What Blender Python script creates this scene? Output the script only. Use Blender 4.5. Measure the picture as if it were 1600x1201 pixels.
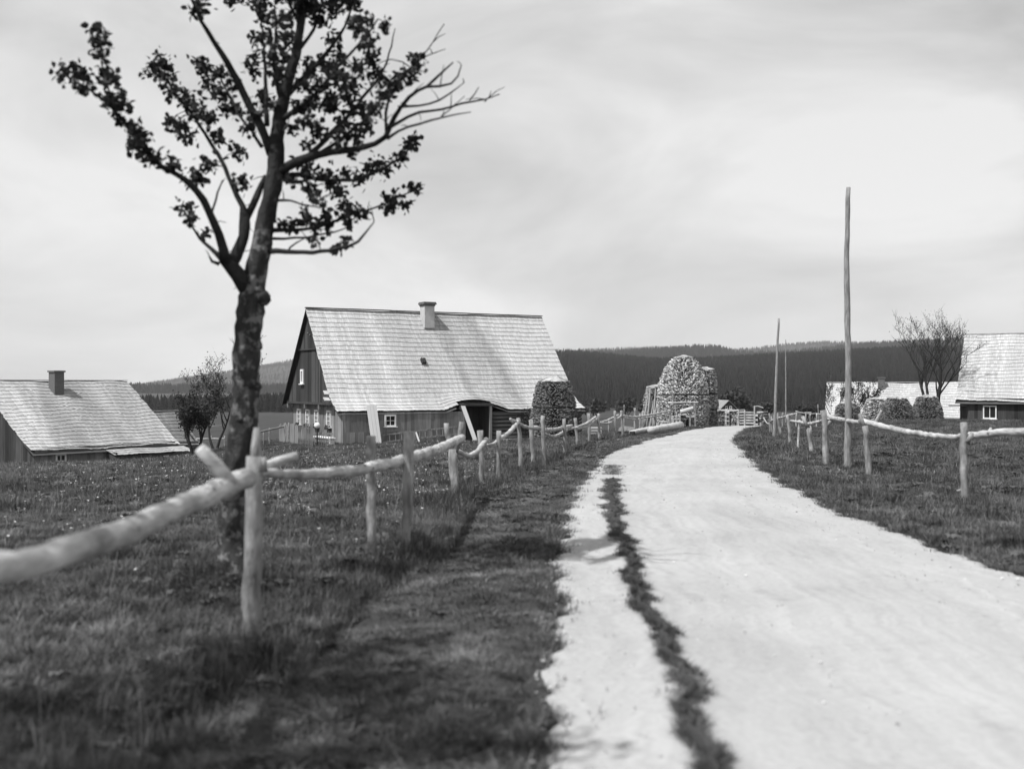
import bpy, bmesh, math, random
import numpy as np
from mathutils import Vector, Matrix

for _o in list(bpy.data.objects):
    bpy.data.objects.remove(_o, do_unlink=True)
SC = bpy.context.scene
COL = SC.collection
R = math.radians

# ------------------------------------------------------------------ camera
EYE = 1.55
F = 1700.0                       # focal length in photograph pixels (1600 wide)
cam_d = bpy.data.cameras.new('camera')
cam = bpy.data.objects.new('camera', cam_d)
COL.objects.link(cam)
cam.location = (0, 0, EYE)
cam.rotation_euler = (R(90), 0, 0)
cam_d.sensor_width = 36.0
cam_d.lens = 36.0 * F / 1600.0
cam_d.clip_start = 0.1
cam_d.clip_end = 20000
cam_d.dof.use_dof = True
cam_d.dof.focus_distance = 55.0
cam_d.dof.aperture_fstop = 1.6
SC.camera = cam

# ------------------------------------------------------------------ light
SUN_EL = 58.0
SUN_H = Vector((0.78, 0.63)).normalized()      # the way the light travels over the ground
ce, se = math.cos(R(SUN_EL)), math.sin(R(SUN_EL))
sun_d = bpy.data.lights.new('sun', 'SUN')
sun = bpy.data.objects.new('sun', sun_d)
COL.objects.link(sun)
sun.rotation_euler = Vector((SUN_H.x * ce, SUN_H.y * ce, -se)).to_track_quat('-Z', 'Y').to_euler()
sun_d.energy = 5.0
sun_d.angle = R(0.55)
sun_d.color = (1, 1, 1)

world = bpy.data.worlds.new('World')
SC.world = world
world.use_nodes = True
wn, wl = world.node_tree.nodes, world.node_tree.links
wn.clear()
w_out = wn.new('ShaderNodeOutputWorld')
w_bg = wn.new('ShaderNodeBackground')
w_sky = wn.new('ShaderNodeTexSky')
w_sky.sky_type = 'NISHITA'
w_sky.sun_disc = False
w_sky.sun_elevation = R(SUN_EL)
w_sky.sun_rotation = math.atan2(-SUN_H.x, -SUN_H.y)
w_bw = wn.new('ShaderNodeRGBToBW')              # a blue-sensitive plate records no colour
w_tc = wn.new('ShaderNodeTexCoord')
w_map = wn.new('ShaderNodeMapping')
w_map.inputs['Scale'].default_value = (1.0, 1.0, 2.3)
w_map.inputs['Rotation'].default_value = (0.0, R(-9), R(12))
w_n1 = wn.new('ShaderNodeTexNoise')
w_n1.inputs['Scale'].default_value = 3.1
w_n1.inputs['Detail'].default_value = 6.0
w_n1.inputs['Roughness'].default_value = 0.52
w_n1.inputs['Distortion'].default_value = 0.5
w_r1 = wn.new('ShaderNodeValToRGB')
w_r1.color_ramp.elements[0].position = 0.30
w_r1.color_ramp.elements[0].color = (0.0, 0.0, 0.0, 1)
w_r1.color_ramp.elements[1].position = 0.62
w_r1.color_ramp.elements[1].color = (1, 1, 1, 1)
w_mix = wn.new('ShaderNodeMix')
w_mix.data_type = 'FLOAT'
w_cl = wn.new('ShaderNodeMath'); w_cl.operation = 'MULTIPLY'; w_cl.inputs[1].default_value = 0.35
w_ad = wn.new('ShaderNodeMath'); w_ad.operation = 'ADD'; w_ad.inputs[1].default_value = 7.3
wl.new(w_tc.outputs['Generated'], w_map.inputs['Vector'])
wl.new(w_map.outputs['Vector'], w_n1.inputs['Vector'])
wl.new(w_n1.outputs['Fac'], w_r1.inputs['Fac'])
wl.new(w_sky.outputs['Color'], w_bw.inputs['Color'])
wl.new(w_bw.outputs['Val'], w_cl.inputs[0])
wl.new(w_cl.outputs[0], w_ad.inputs[0])
wl.new(w_r1.outputs['Color'], w_mix.inputs[0])
w_veil = wn.new('ShaderNodeMath'); w_veil.operation = 'MULTIPLY_ADD'   # thin high veil over the open sky
w_veil.inputs[1].default_value = 0.4; w_veil.inputs[2].default_value = 3.9
wl.new(w_bw.outputs['Val'], w_veil.inputs[0])
wl.new(w_veil.outputs[0], w_mix.inputs[2])
wl.new(w_ad.outputs[0], w_mix.inputs[3])
wl.new(w_mix.outputs[0], w_bg.inputs['Color'])
w_bg.inputs['Strength'].default_value = 0.10
wl.new(w_bg.outputs['Background'], w_out.inputs['Surface'])

SC.render.engine = 'CYCLES'
SC.cycles.use_denoising = True
SC.cycles.max_bounces = 6
SC.cycles.diffuse_bounces = 3
SC.cycles.transparent_max_bounces = 8
SC.cycles.volume_bounces = 1
SC.render.film_transparent = False
SC.view_settings.view_transform = 'Standard'
SC.view_settings.look = 'None'
SC.view_settings.gamma = 1.0
SC.view_settings.use_curve_mapping = False
SC.view_settings.exposure = 0.0

# ------------------------------------------------------------------ helpers
rng = random.Random(7)
nrs = np.random.RandomState(11)

def new_obj(name, me, parent=None, label=None, cat=None, group=None, kind=None):
    o = bpy.data.objects.new(name, me)
    COL.objects.link(o)
    if parent is not None:
        o.parent = parent
    if label: o['label'] = label
    if cat: o['category'] = cat
    if group: o['group'] = group
    if kind: o['kind'] = kind
    return o

def thing(name, loc, rz=0.0, label=None, cat=None, group=None):
    o = new_obj(name, None, None, label, cat, group)
    o.empty_display_size = 0.2
    o.location = loc
    o.rotation_euler = (0, 0, rz)
    return o

class MB:
    """Collects vertices and faces, builds one mesh object."""
    def __init__(self, off=(0, 0, 0)):
        self.v, self.f, self.off = [], [], Vector(off)
    def add(self, vs, fs):
        b = len(self.v)
        self.v.extend([tuple(p) for p in vs])
        self.f.extend([tuple(i + b for i in q) for q in fs])
    def hexa(self, p):
        self.add(p, [(0, 3, 2, 1), (4, 5, 6, 7), (0, 1, 5, 4), (1, 2, 6, 5), (2, 3, 7, 6), (3, 0, 4, 7)])
    def box(self, c, s, m=None):
        hx, hy, hz = s[0] / 2, s[1] / 2, s[2] / 2
        p = [Vector(q) for q in ((-hx, -hy, -hz), (hx, -hy, -hz), (hx, hy, -hz), (-hx, hy, -hz),
                                 (-hx, -hy, hz), (hx, -hy, hz), (hx, hy, hz), (-hx, hy, hz))]
        if m is not None: p = [m @ q for q in p]
        c = Vector(c)
        self.hexa([q + c for q in p])
    def box2(self, a, b):
        self.box([(a[i] + b[i]) / 2 for i in range(3)], [abs(b[i] - a[i]) for i in range(3)])
    def tube(self, pts, rad, n=8, rough=0.0, cap=True, seed=0, flat=1.0):
        pts = [Vector(p) for p in pts]
        k = len(pts)
        r_ = random.Random(seed)
        t = [(pts[min(i + 1, k - 1)] - pts[max(i - 1, 0)]).normalized() for i in range(k)]
        up = Vector((0, 0, 1)) if abs(t[0].z) < 0.8 else Vector((1, 0, 0))
        u = t[0].cross(up).normalized()
        vs, fs = [], []
        for i in range(k):
            u = (u - t[i] * u.dot(t[i])).normalized()
            w = t[i].cross(u)
            for j in range(n):
                a = 2 * math.pi * j / n
                rr = rad[i] * (1 + rough * r_.uniform(-1, 1))
                vs.append(pts[i] + u * (math.cos(a) * rr) + w * (math.sin(a) * rr * flat))
        for i in range(k - 1):
            for j in range(n):
                a, b = i * n + j, i * n + (j + 1) % n
                fs.append((a, b, b + n, a + n))
        if cap:
            fs.append(tuple(range(n - 1, -1, -1)))
            fs.append(tuple(range((k - 1) * n, k * n)))
        self.add(vs, fs)
    def plank(self, a, b, w, th, side):
        """board from a to b, width w along side, thickness th"""
        a, b, side = Vector(a), Vector(b), Vector(side).normalized()
        d = (b - a).normalized()
        n = d.cross(side).normalized() * (th / 2)
        s = side * (w / 2)
        self.hexa([a - s - n, a + s - n, a + s + n, a - s + n, b - s - n, b + s - n, b + s + n, b - s + n])
    def build(self, name, mat, parent=None, smooth=False, **kw):
        me = bpy.data.meshes.new(name)
        ox, oy, oz = self.off
        me.from_pydata([(x - ox, y - oy, z - oz) for x, y, z in self.v], [], self.f)
        me.materials.append(mat)
        if smooth:
            me.polygons.foreach_set('use_smooth', [True] * len(me.polygons))
        me.update()
        return new_obj(name, me, parent, **kw)

def np_mesh(name, V, Fq, mat, smooth=False):
    me = bpy.data.meshes.new(name)
    V = np.asarray(V, dtype=np.float32); Fq = np.asarray(Fq, dtype=np.int32)
    k = Fq.shape[1]
    me.vertices.add(len(V)); me.vertices.foreach_set('co', V.ravel())
    me.loops.add(Fq.size); me.loops.foreach_set('vertex_index', Fq.ravel())
    me.polygons.add(len(Fq))
    me.polygons.foreach_set('loop_start', np.arange(0, Fq.size, k, dtype=np.int32))
    me.polygons.foreach_set('loop_total', np.full(len(Fq), k, dtype=np.int32))
    if smooth: me.polygons.foreach_set('use_smooth', np.ones(len(Fq), dtype=bool))
    me.materials.append(mat)
    me.update(calc_edges=True); me.validate()
    return me

# ------------------------------------------------------------------ materials
def gmat(name, base, var=0.25, scale=6.0, stretch=(1, 1, 1), island=0.0, rough=0.9, bump=0.0, bscale=40.0,
         detail=5.0, big=0.0, bigscale=0.4, spec=0.15, translucent=0.0, coords='Object', inst=0.0, field=0.0):
    """neutral grey procedural surface: base value, grain, piece to piece variation, relief"""
    m = bpy.data.materials.new(name)
    m.use_nodes = True
    nt = m.node_tree; N, L = nt.nodes, nt.links
    N.clear()
    out = N.new('ShaderNodeOutputMaterial')
    bs = N.new('ShaderNodeBsdfPrincipled')
    bs.inputs['Roughness'].default_value = rough
    bs.inputs['Specular IOR Level'].default_value = spec
    tc = N.new('ShaderNodeTexCoord')
    mp = N.new('ShaderNodeMapping')
    mp.inputs['Scale'].default_value = stretch
    L.new(tc.outputs[coords], mp.inputs['Vector'])
    def math_(op, a, b=None, c=None):
        q = N.new('ShaderNodeMath'); q.operation = op
        for i, s in enumerate((a, b, c)):
            if s is None: continue
            if isinstance(s, (int, float)): q.inputs[i].default_value = s
            else: L.new(s, q.inputs[i])
        return q.outputs[0]
    nz = N.new('ShaderNodeTexNoise')
    nz.inputs['Scale'].default_value = scale; nz.inputs['Detail'].default_value = detail
    nz.inputs['Roughness'].default_value = 0.6
    L.new(mp.outputs['Vector'], nz.inputs['Vector'])
    # factor = 1 + var * 4 * (noise-.5)
    fac = math_('MULTIPLY_ADD', nz.outputs['Fac'], var * 4.0, 1.0 - var * 2.0)
    if big:
        nb = N.new('ShaderNodeTexNoise'); nb.inputs['Scale'].default_value = bigscale; nb.inputs['Detail'].default_value = 3.0
        L.new(tc.outputs[coords], nb.inputs['Vector'])
        fac = math_('MULTIPLY', fac, math_('MULTIPLY_ADD', nb.outputs['Fac'], big * 4.0, 1.0 - big * 2.0))
    if island:
        gi = N.new('ShaderNodeNewGeometry')
        fac = math_('MULTIPLY', fac, math_('MULTIPLY_ADD', gi.outputs['Random Per Island'], island * 2.0, 1.0 - island))
    if field:                                   # patches of differing sward over the meadow
        gp_ = N.new('ShaderNodeNewGeometry')
        for sc_, am in ((0.55, field), (2.6, field * 0.9), (9.0, field * 0.7)):
            nf = N.new('ShaderNodeTexNoise'); nf.inputs['Scale'].default_value = sc_; nf.inputs['Detail'].default_value = 2.0
            L.new(gp_.outputs['Position'], nf.inputs['Vector'])
            fac = math_('MULTIPLY', fac, math_('MAXIMUM', math_('MULTIPLY_ADD', nf.outputs['Fac'], am * 6.0, 1.0 - am * 3.0), 0.25))
    if inst:
        oi = N.new('ShaderNodeObjectInfo')
        fac = math_('MULTIPLY', fac, math_('MULTIPLY_ADD', oi.outputs['Random'], inst * 2.0, 1.0 - inst))
    val = math_('MULTIPLY', fac, base)
    val = math_('MAXIMUM', val, base * 0.15)
    val = math_('MINIMUM', val, 0.9)
    L.new(val, bs.inputs['Base Color'])
    if bump:
        n2 = N.new('ShaderNodeTexNoise'); n2.inputs['Scale'].default_value = bscale; n2.inputs['Detail'].default_value = 6.0
        L.new(mp.outputs['Vector'], n2.inputs['Vector'])
        bp = N.new('ShaderNodeBump'); bp.inputs['Strength'].default_value = bump; bp.inputs['Distance'].default_value = 0.02
        L.new(n2.outputs['Fac'], bp.inputs['Height']); L.new(bp.outputs['Normal'], bs.inputs['Normal'])
    sh = bs.outputs['BSDF']
    if translucent:
        tr = N.new('ShaderNodeBsdfTranslucent'); L.new(val, tr.inputs['Color'])
        mx = N.new('ShaderNodeMixShader'); mx.inputs[0].default_value = translucent
        L.new(sh, mx.inputs[1]); L.new(tr.outputs['BSDF'], mx.inputs[2]); sh = mx.outputs[0]
    L.new(sh, out.inputs['Surface'])
    return m

M = {}
M['soil']     = gmat('meadow_soil', 0.042, 0.4, 5.0, big=0.3, bigscale=0.25, bump=0.6, bscale=14)
M['grass']    = gmat('grass_blades', 0.104, 0.15, 3.0, inst=0.6, field=0.42, translucent=0.3, rough=0.7, spec=0.25)
M['drygrass'] = gmat('dry_grass_blades', 0.24, 0.15, 3.0, inst=0.5, translucent=0.3, rough=0.8)
M['weed']     = gmat('broad_leaves', 0.085, 0.2, 8.0, inst=0.6, translucent=0.25, rough=0.6, spec=0.3)
M['petal']    = gmat('white_petals', 0.75, 0.1, 8.0)
M['conifer']  = gmat('conifer_needles', 0.017, 0.3, 0.6, inst=0.28, rough=1.0, spec=0.0)
M['farwood']  = gmat('far_wooded_slope', 0.045, 0.3, 0.02, stretch=(1, 1, 3), big=0.2, bigscale=0.002, rough=1.0, spec=0.0, bump=1.0, bscale=0.05)
M['shrub']    = gmat('hedge_leaves', 0.04, 0.3, 2.0, island=0.4)
M['bark']     = gmat('lichen_bark', 0.095, 1.0, 11.0, stretch=(1, 1, 0.6), big=0.8, bigscale=5.0, bump=1.0, bscale=34, rough=1.0)
M['bark_dark'] = gmat('dark_bark', 0.035, 0.4, 9.0, bump=0.5, bscale=30)
M['limb']     = gmat('backlit_limb_bark', 0.026, 0.5, 12.0, big=0.4, bigscale=5.0, bump=0.8, bscale=40)  # bark colour darkened so the limbs look backlit against the sky
M['leaf']     = gmat('tree_leaves', 0.032, 0.2, 9.0, island=0.75, translucent=0.35, rough=0.6, spec=0.25)
M['leaf_far'] = gmat('orchard_leaves', 0.05, 0.2, 9.0, island=0.5, translucent=0.3)
M['rail']     = gmat('peeled_rail_wood', 0.40, 0.40, 4.0, stretch=(1.3, 1.3, 7), big=0.45, bigscale=3.0, bump=0.7, bscale=9)
M['post']     = gmat('weathered_post_wood', 0.25, 0.55, 7.0, stretch=(3, 3, 0.8), big=0.45, bigscale=4.0, bump=0.6, bscale=22)
M['pole']     = gmat('grey_pole_wood', 0.24, 0.5, 6.0, stretch=(5, 5, 0.8), big=0.2, bigscale=1.5, bump=0.5, bscale=20)
M['board']    = gmat('dark_weathered_boards', 0.055, 0.35, 3.0, stretch=(9, 9, 0.35), island=0.55, big=0.15, bigscale=0.7)
M['board_light'] = gmat('grey_weathered_boards', 0.20, 0.3, 3.0, stretch=(9, 9, 0.35), island=0.32, big=0.2, bigscale=0.9)
M['logwall']  = gmat('dark_log_wall', 0.07, 0.35, 4.0, stretch=(0.5, 4, 6), island=0.25)
M['white']    = gmat('white_paint', 0.72, 0.08, 7.0)
M['plank_new'] = gmat('fresh_sawn_plank', 0.62, 0.08, 4.0, stretch=(10, 10, 0.4), island=0.1)
M['billet']   = gmat('split_firewood_ends', 0.27, 0.35, 9.0, island=0.75)
M['billet_l'] = gmat('fresh_split_firewood', 0.38, 0.35, 9.0, island=0.85)
M['billet_d'] = gmat('old_split_firewood', 0.15, 0.35, 9.0, island=0.8)
M['shade_core']     = gmat('firewood_gap_shade', 0.02, 0.3, 6.0)  # near-black body standing for the shade between the billets
M['slab']     = gmat('bark_slabs', 0.42, 0.35, 5.0, island=0.4)
M['plaster']  = gmat('chimney_plaster', 0.46, 0.12, 3.0, big=0.1, bigscale=1.5)
M['brick']    = gmat('dark_chimney_brick', 0.13, 0.3, 12.0)
M['dark']     = gmat('dark_interior', 0.012, 0.2, 4.0)
M['iron']     = gmat('dark_iron', 0.04, 0.3, 8.0, rough=0.6)
M['stone']    = gmat('grey_stones', 0.17, 0.3, 5.0, bump=0.5, bscale=12)
M['pebble']   = gmat('road_pebbles', 0.42, 0.2, 5.0, inst=0.4)

def lichen(m, t0=0.50, t1=0.60, v=0.26):
    """pale crusts of lichen with their own ragged outline over dark bark"""
    nt = m.node_tree; N, L = nt.nodes, nt.links
    bs = [n for n in N if n.type == 'BSDF_PRINCIPLED'][0]; src = bs.inputs['Base Color'].links[0].from_socket
    tc = N.new('ShaderNodeTexCoord'); nz = N.new('ShaderNodeTexNoise'); nz.inputs['Scale'].default_value = 9.0; nz.inputs['Detail'].default_value = 6.0; nz.inputs['Roughness'].default_value = 0.65
    L.new(tc.outputs['Object'], nz.inputs['Vector'])
    r = N.new('ShaderNodeMapRange'); r.inputs[1].default_value = t0; r.inputs[2].default_value = t1; L.new(nz.outputs['Fac'], r.inputs[0])
    mx = N.new('ShaderNodeMix'); mx.data_type = 'FLOAT'; mx.inputs[3].default_value = v
    L.new(r.outputs[0], mx.inputs[0]); L.new(src, mx.inputs[2]); L.new(mx.outputs[0], bs.inputs['Base Color'])
M['bark'] = gmat('lichen_bark', 0.04, 0.6, 11.0, stretch=(1, 1, 0.6), bump=1.0, bscale=34, rough=1.0); lichen(M['bark'], 0.53, 0.62, 0.17)
M['shaded_bark'] = gmat('crown_shaded_bark', 0.03, 0.6, 11.0, stretch=(1, 1, 0.6), bump=1.0, bscale=34, rough=1.0); lichen(M['shaded_bark'], 0.58, 0.70, 0.09)  # darker copy of the trunk bark, the crown's shade put into its colour

def glass_mat():
    m = bpy.data.materials.new('window_glass'); m.use_nodes = True
    b = m.node_tree.nodes['Principled BSDF']
    b.inputs['Base Color'].default_value = (0.02, 0.02, 0.02, 1)
    b.inputs['Roughness'].default_value = 0.08
    b.inputs['Specular IOR Level'].default_value = 0.6
    return m
M['glass'] = glass_mat()

def shingle_mat(name, base, patches):
    """silvery split shingles: island tone, streaks down the slope, repaired fields (x0,x1,gain,slant)"""
    m = gmat(name, base, 0.22, 2.4, stretch=(8, 1.0, 1.0), island=0.13, big=0.08, bigscale=0.5, rough=0.85)
    nt = m.node_tree; N, L = nt.nodes, nt.links
    bs = [n for n in N if n.type == 'BSDF_PRINCIPLED'][0]
    src = bs.inputs['Base Color'].links[0].from_socket
    tc = N.new('ShaderNodeTexCoord'); sp = N.new('ShaderNodeSeparateXYZ')
    L.new(tc.outputs['Object'], sp.inputs[0])
    nz = N.new('ShaderNodeTexNoise'); nz.inputs['Scale'].default_value = 3.0; nz.inputs['Detail'].default_value = 4
    L.new(tc.outputs['Object'], nz.inputs['Vector'])
    def mth(op, a, b=None, c=None):
        q = N.new('ShaderNodeMath'); q.operation = op
        for i, s in enumerate((a, b, c)):
            if s is None: continue
            if isinstance(s, (int, float)): q.inputs[i].default_value = s
            else: L.new(s, q.inputs[i])
        return q.outputs[0]
    xx = mth('MULTIPLY_ADD', nz.outputs['Fac'], 0.5, sp.outputs['X'])
    cur = src
    for (x0, x1, gain, slant, soft) in patches:
        xs = mth('MULTIPLY_ADD', sp.outputs['Z'], slant, xx)
        a = N.new('ShaderNodeMapRange'); a.inputs[1].default_value = x0 - soft; a.inputs[2].default_value = x0 + soft
        b = N.new('ShaderNodeMapRange'); b.inputs[1].default_value = x1 - soft; b.inputs[2].default_value = x1 + soft
        b.inputs[3].default_value = 1; b.inputs[4].default_value = 0
        L.new(xs, a.inputs[0]); L.new(xs, b.inputs[0])
        k = mth('MULTIPLY', a.outputs[0], b.outputs[0])
        cur = mth('MULTIPLY', cur, mth('MULTIPLY_ADD', k, gain - 1.0, 1.0))
    L.new(cur, bs.inputs['Base Color'])
    return m

# ------------------------------------------------------------------ lie of the land
def P(px, py, d):
    """point at distance d along the street axis seen at photograph position (px, py)"""
    return Vector(((px - 800) / F * d, d, EYE - (py - 600) / F * d))

CP = np.array([
    (-8, -6, 0), (8, -6, 0), (-9, 3, 0.0), (0, 3, 0), (9, 3, 0), (-9, 10, -0.02), (0.5, 10, 0), (9, 10, -0.02), (3, 16, 0.0),
    (-1.0, 16, -0.08), (0.17, 23.5, -0.20), (4, 26, -0.06), (2.1, 36, -0.48), (3.3, 41, -0.58), (5.8, 52, -0.74), (6.2, 37, -0.26),
    (9.8, 60, -0.85), (8.75, 48, -0.45), (6.4, 15.3, -0.06), (6.45, 22.4, -0.08), (9.1, 35, -0.30), (16, 30, -0.16), (24, 65, -0.62), (32, 70, -0.85),
    (15, 45, -0.36), (20, 20, -0.06), (-9.2, 59, -1.66), (-2.0, 62.5, -1.75), (5.5, 68, -1.62), (2.0, 50, -0.95), (-17, 66, -2.15),
    (-25.8, 58.5, -3.4), (-20.4, 66.5, -3.2), (-20, 45, -1.9), (-12, 30, -0.72), (-9, 20, -0.22), (-16, 20, -0.32), (-24, 30, -0.95),
    (0, 92, -2.7), (34, 96, -1.5), (-34, 96, -4.6), (15, 80, -1.7), (-48, 60, -4.2), (52, 60, -1.0),
], dtype=float)

def _tps_fit(cp):
    n = len(cp); s = 20.0
    X = cp[:, :2] / s
    d2 = ((X[:, None] - X[None]) ** 2).sum(-1)
    K = 0.5 * d2 * np.log(d2 + 1e-12)
    A = np.zeros((n + 3, n + 3)); A[:n, :n] = K + np.eye(n) * 0.004
    A[:n, n] = 1; A[:n, n + 1:] = X; A[n, :n] = 1; A[n + 1:, :n] = X.T
    return np.linalg.solve(A, np.concatenate([cp[:, 2], np.zeros(3)])), X, s
_TW, _TX, _TS = _tps_fit(CP)

def sstep(a, b, t):
    t = np.clip((t - a) / (b - a), 0, 1)
    return t * t * (3 - 2 * t)

def gz(x, y):
    x = np.atleast_1d(np.asarray(x, float)); y = np.atleast_1d(np.asarray(y, float))
    r = np.hypot(x, y)
    k = np.minimum(1.0, 95.0 / np.maximum(r, 1e-6))
    xs, ys = x * k / _TS, y * k / _TS
    ys = np.maximum(ys, -10 / _TS)
    n = len(_TX)
    z = _TW[n] + _TW[n + 1] * xs + _TW[n + 2] * ys
    for i in range(n):
        d2 = (xs - _TX[i, 0]) ** 2 + (ys - _TX[i, 1]) ** 2
        z = z + _TW[i] * 0.5 * d2 * np.log(d2 + 1e-12)
    z = np.clip(z, -6.5, 0.4)
    w = sstep(85, 320, r)
    z = z * (1 - w) + (-8.5) * w - 6.5 * sstep(320, 640, r)
    z = z + (np.sin(x * 1.9 + 1.3 * np.sin(y * 0.8)) * np.sin(y * 1.6 + 0.7)) * 0.012
    return z

def g1(x, y):
    return float(gz(x, y)[0])

_ds = np.arange(2.5, 95, 0.02)
def gd(px, py, dmax=95.0):
    """distance at which the ground is seen at (px, py)"""
    zr = EYE - (py - 600) / F * _ds
    g = gz((px - 800) / F * _ds, _ds)
    hit = np.nonzero(zr <= g)[0]
    return float(min(_ds[hit[0]], dmax)) if len(hit) else dmax
def on_ground(px, py, dmax=95.0):
    d = gd(px, py, dmax); x = (px - 800) / F * d
    return Vector((x, d, g1(x, d)))

# ------------------------------------------------------------------ road edges (x over distance)
_L = [(-12, -0.05), (0, 0.0)] + sorted([(d_, x_) for x_, d_ in [(0.06, 4.6), (0.09, 5.1), (0.13, 5.8), (0.21, 7.5), (0.32, 9.8), (0.49, 12.3), (0.77, 15.4),
     (1.22, 19.7), (1.87, 24.5), (2.72, 28.9), (4.04, 35.2), (5.4, 41.0), (7.26, 47.1), (9.0, 52.0), (10.6, 57.0)]])
_R = [(-12, 4.3), (0, 4.25)] + sorted([(d_, x_) for x_, d_ in [(4.22, 9.5), (4.1, 11.2), (4.1, 13.3), (4.25, 15.5), (4.5, 17.8), (5.06, 21.9), (5.62, 25.5), (7.6, 36.2),
     (9.6, 44.5), (11.0, 49.0), (12.3, 53.0), (13.2, 57.0)]])
_S = sorted([(d_, x_) for x_, d_ in [(1.60, 17.6), (1.52, 16.5), (1.23, 13.3), (1.07, 10.6), (0.93, 7.9), (0.89, 6.4), (0.85, 5.5), (0.80, 4.4), (0.7, 0.0)]])
def xl(y): return np.interp(y, [a for a, b in _L], [b for a, b in _L])
def xr(y): return np.interp(y, [a for a, b in _R], [b for a, b in _R])
def xstrip(y): return np.interp(y, [a for a, b in _S], [b for a, b in _S])
FEN = [(3.0, -2.1), (6.8, -1.62), (10.2, -1.1), (16.4, -0.85), (18.9, -0.23), (23.5, 0.5), (30.0, 1.45), (38.4, 2.71), (46, 4.67), (54, 7.0)]
def xfence(y): return np.interp(y, [a for a, b in FEN], [b for a, b in FEN])
def edge_noise(y, ph):
    return 0.05 * np.sin(y * 5.1 + ph) + 0.035 * np.sin(y * 13.7 + 2.1 * ph) + 0.05 * np.sin(y * 1.7 + ph * 3.3) + 0.02 * np.sin(y * 31 + ph)

def lowered(x, y, z):
    """the ground sheet runs below the road sheet and dips in the small ditch by the fence"""
    ins = np.minimum(x - xl(y), xr(y) - x)
    z = z - 0.08 * sstep(0.0, 0.25, ins) * (y < 57.5)
    dx = x - xfence(y) - 0.30 - 0.07 * np.sin(y * 1.3) - 0.05 * np.sin(y * 3.1 + 1)
    z = z - 0.10 * np.exp(-(dx / 0.26) ** 2) * sstep(3, 5, y) * (1 - sstep(28, 40, y))
    off = ((x < xl(y)) | (x > xr(y))) & (y < 60)
    z = z + off * (0.022 * np.sin(x * 6.1 + 2 * np.sin(y * 3.3)) * np.sin(y * 5.2 + x * 2.7) + 0.02 * np.sin(x * 11.3 - y * 4.1) * np.sin(y * 9.7 + 3 * np.sin(x * 5)))
    z = z + 0.03 * np.exp(-((x - xl(y) + 0.35) / 0.25) ** 2) * (y > 0) * (1 - sstep(40, 55, y))
    return z

# ------------------------------------------------------------------ ground sheet
def build_ground():
    rr = np.concatenate([np.linspace(0.0, 2, 6), np.geomspace(2.2, 70, 230), np.geomspace(72, 6000, 90)])
    an = np.concatenate([np.linspace(-180, -50, 40)[:-1], np.linspace(-50, 50, 460), np.linspace(50, 180, 40)[1:]])
    A = np.radians(an)
    X = rr[:, None] * np.sin(A)[None]; Y = rr[:, None] * np.cos(A)[None]
    x, y = X.ravel(), Y.ravel()
    z = lowered(x, y, gz(x, y))
    V = np.stack([x, y, z], 1)
    nr, na = len(rr), len(an)
    i, j = np.meshgrid(np.arange(nr - 1), np.arange(na - 1), indexing='ij')
    a = (i * na + j).ravel()
    Fq = np.stack([a, a + na, a + na + 1, a + 1], 1)
    me = np_mesh('ground', V, Fq, M['soil'], True)
    return new_obj('ground', me, kind='structure', label='dark grassy ground of the meadows and verges')
build_ground()

def road_mat():
    m = gmat('pale_road_dust', 0.37, 0.07, 22.0, stretch=(1, 1, 1), detail=8.0, big=0.12, bigscale=0.6, bump=0.3, bscale=26, rough=1.0, spec=0.05)
    nt = m.node_tree; N, L = nt.nodes, nt.links
    bs = [n for n in N if n.type == 'BSDF_PRINCIPLED'][0]
    src = bs.inputs['Base Color'].links[0].from_socket
    tc = N.new('ShaderNodeTexCoord')
    # faint wheel streaks following the road (attribute across), damp spots and fine grit
    at = N.new('ShaderNodeAttribute'); at.attribute_name = 'lane'
    mp = N.new('ShaderNodeMapping'); mp.inputs['Scale'].default_value = (9.0, 0.35, 1)
    n1 = N.new('ShaderNodeTexNoise'); n1.inputs['Scale'].default_value = 1.0; n1.inputs['Detail'].default_value = 6; n1.inputs['Roughness'].default_value = 0.65
    L.new(at.outputs['Vector'], mp.inputs['Vector']); L.new(mp.outputs['Vector'], n1.inputs['Vector'])
    n2 = N.new('ShaderNodeTexNoise'); n2.inputs['Scale'].default_value = 3.4; n2.inputs['Detail'].default_value = 9; n2.inputs['Roughness'].default_value = 0.75
    L.new(tc.outputs['Object'], n2.inputs['Vector'])
    r2 = N.new('ShaderNodeMapRange'); r2.inputs[1].default_value = 0.55; r2.inputs[2].default_value = 0.78
    r2.inputs[3].default_value = 1.0; r2.inputs[4].default_value = 0.74
    L.new(n2.outputs['Fac'], r2.inputs[0])
    r1 = N.new('ShaderNodeMapRange'); r1.inputs[1].default_value = 0.3; r1.inputs[2].default_value = 0.7
    r1.inputs[3].default_value = 0.86; r1.inputs[4].default_value = 1.07
    L.new(n1.outputs['Fac'], r1.inputs[0])
    a = N.new('ShaderNodeMath'); a.operation = 'MULTIPLY'; L.new(src, a.inputs[0]); L.new(r1.outputs[0], a.inputs[1])
    b = N.new('ShaderNodeMath'); b.operation = 'MULTIPLY'; L.new(a.outputs[0], b.inputs[0]); L.new(r2.outputs[0], b.inputs[1])
    L.new(b.outputs[0], bs.inputs['Base Color'])
    return m
M['road'] = road_mat()

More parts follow.
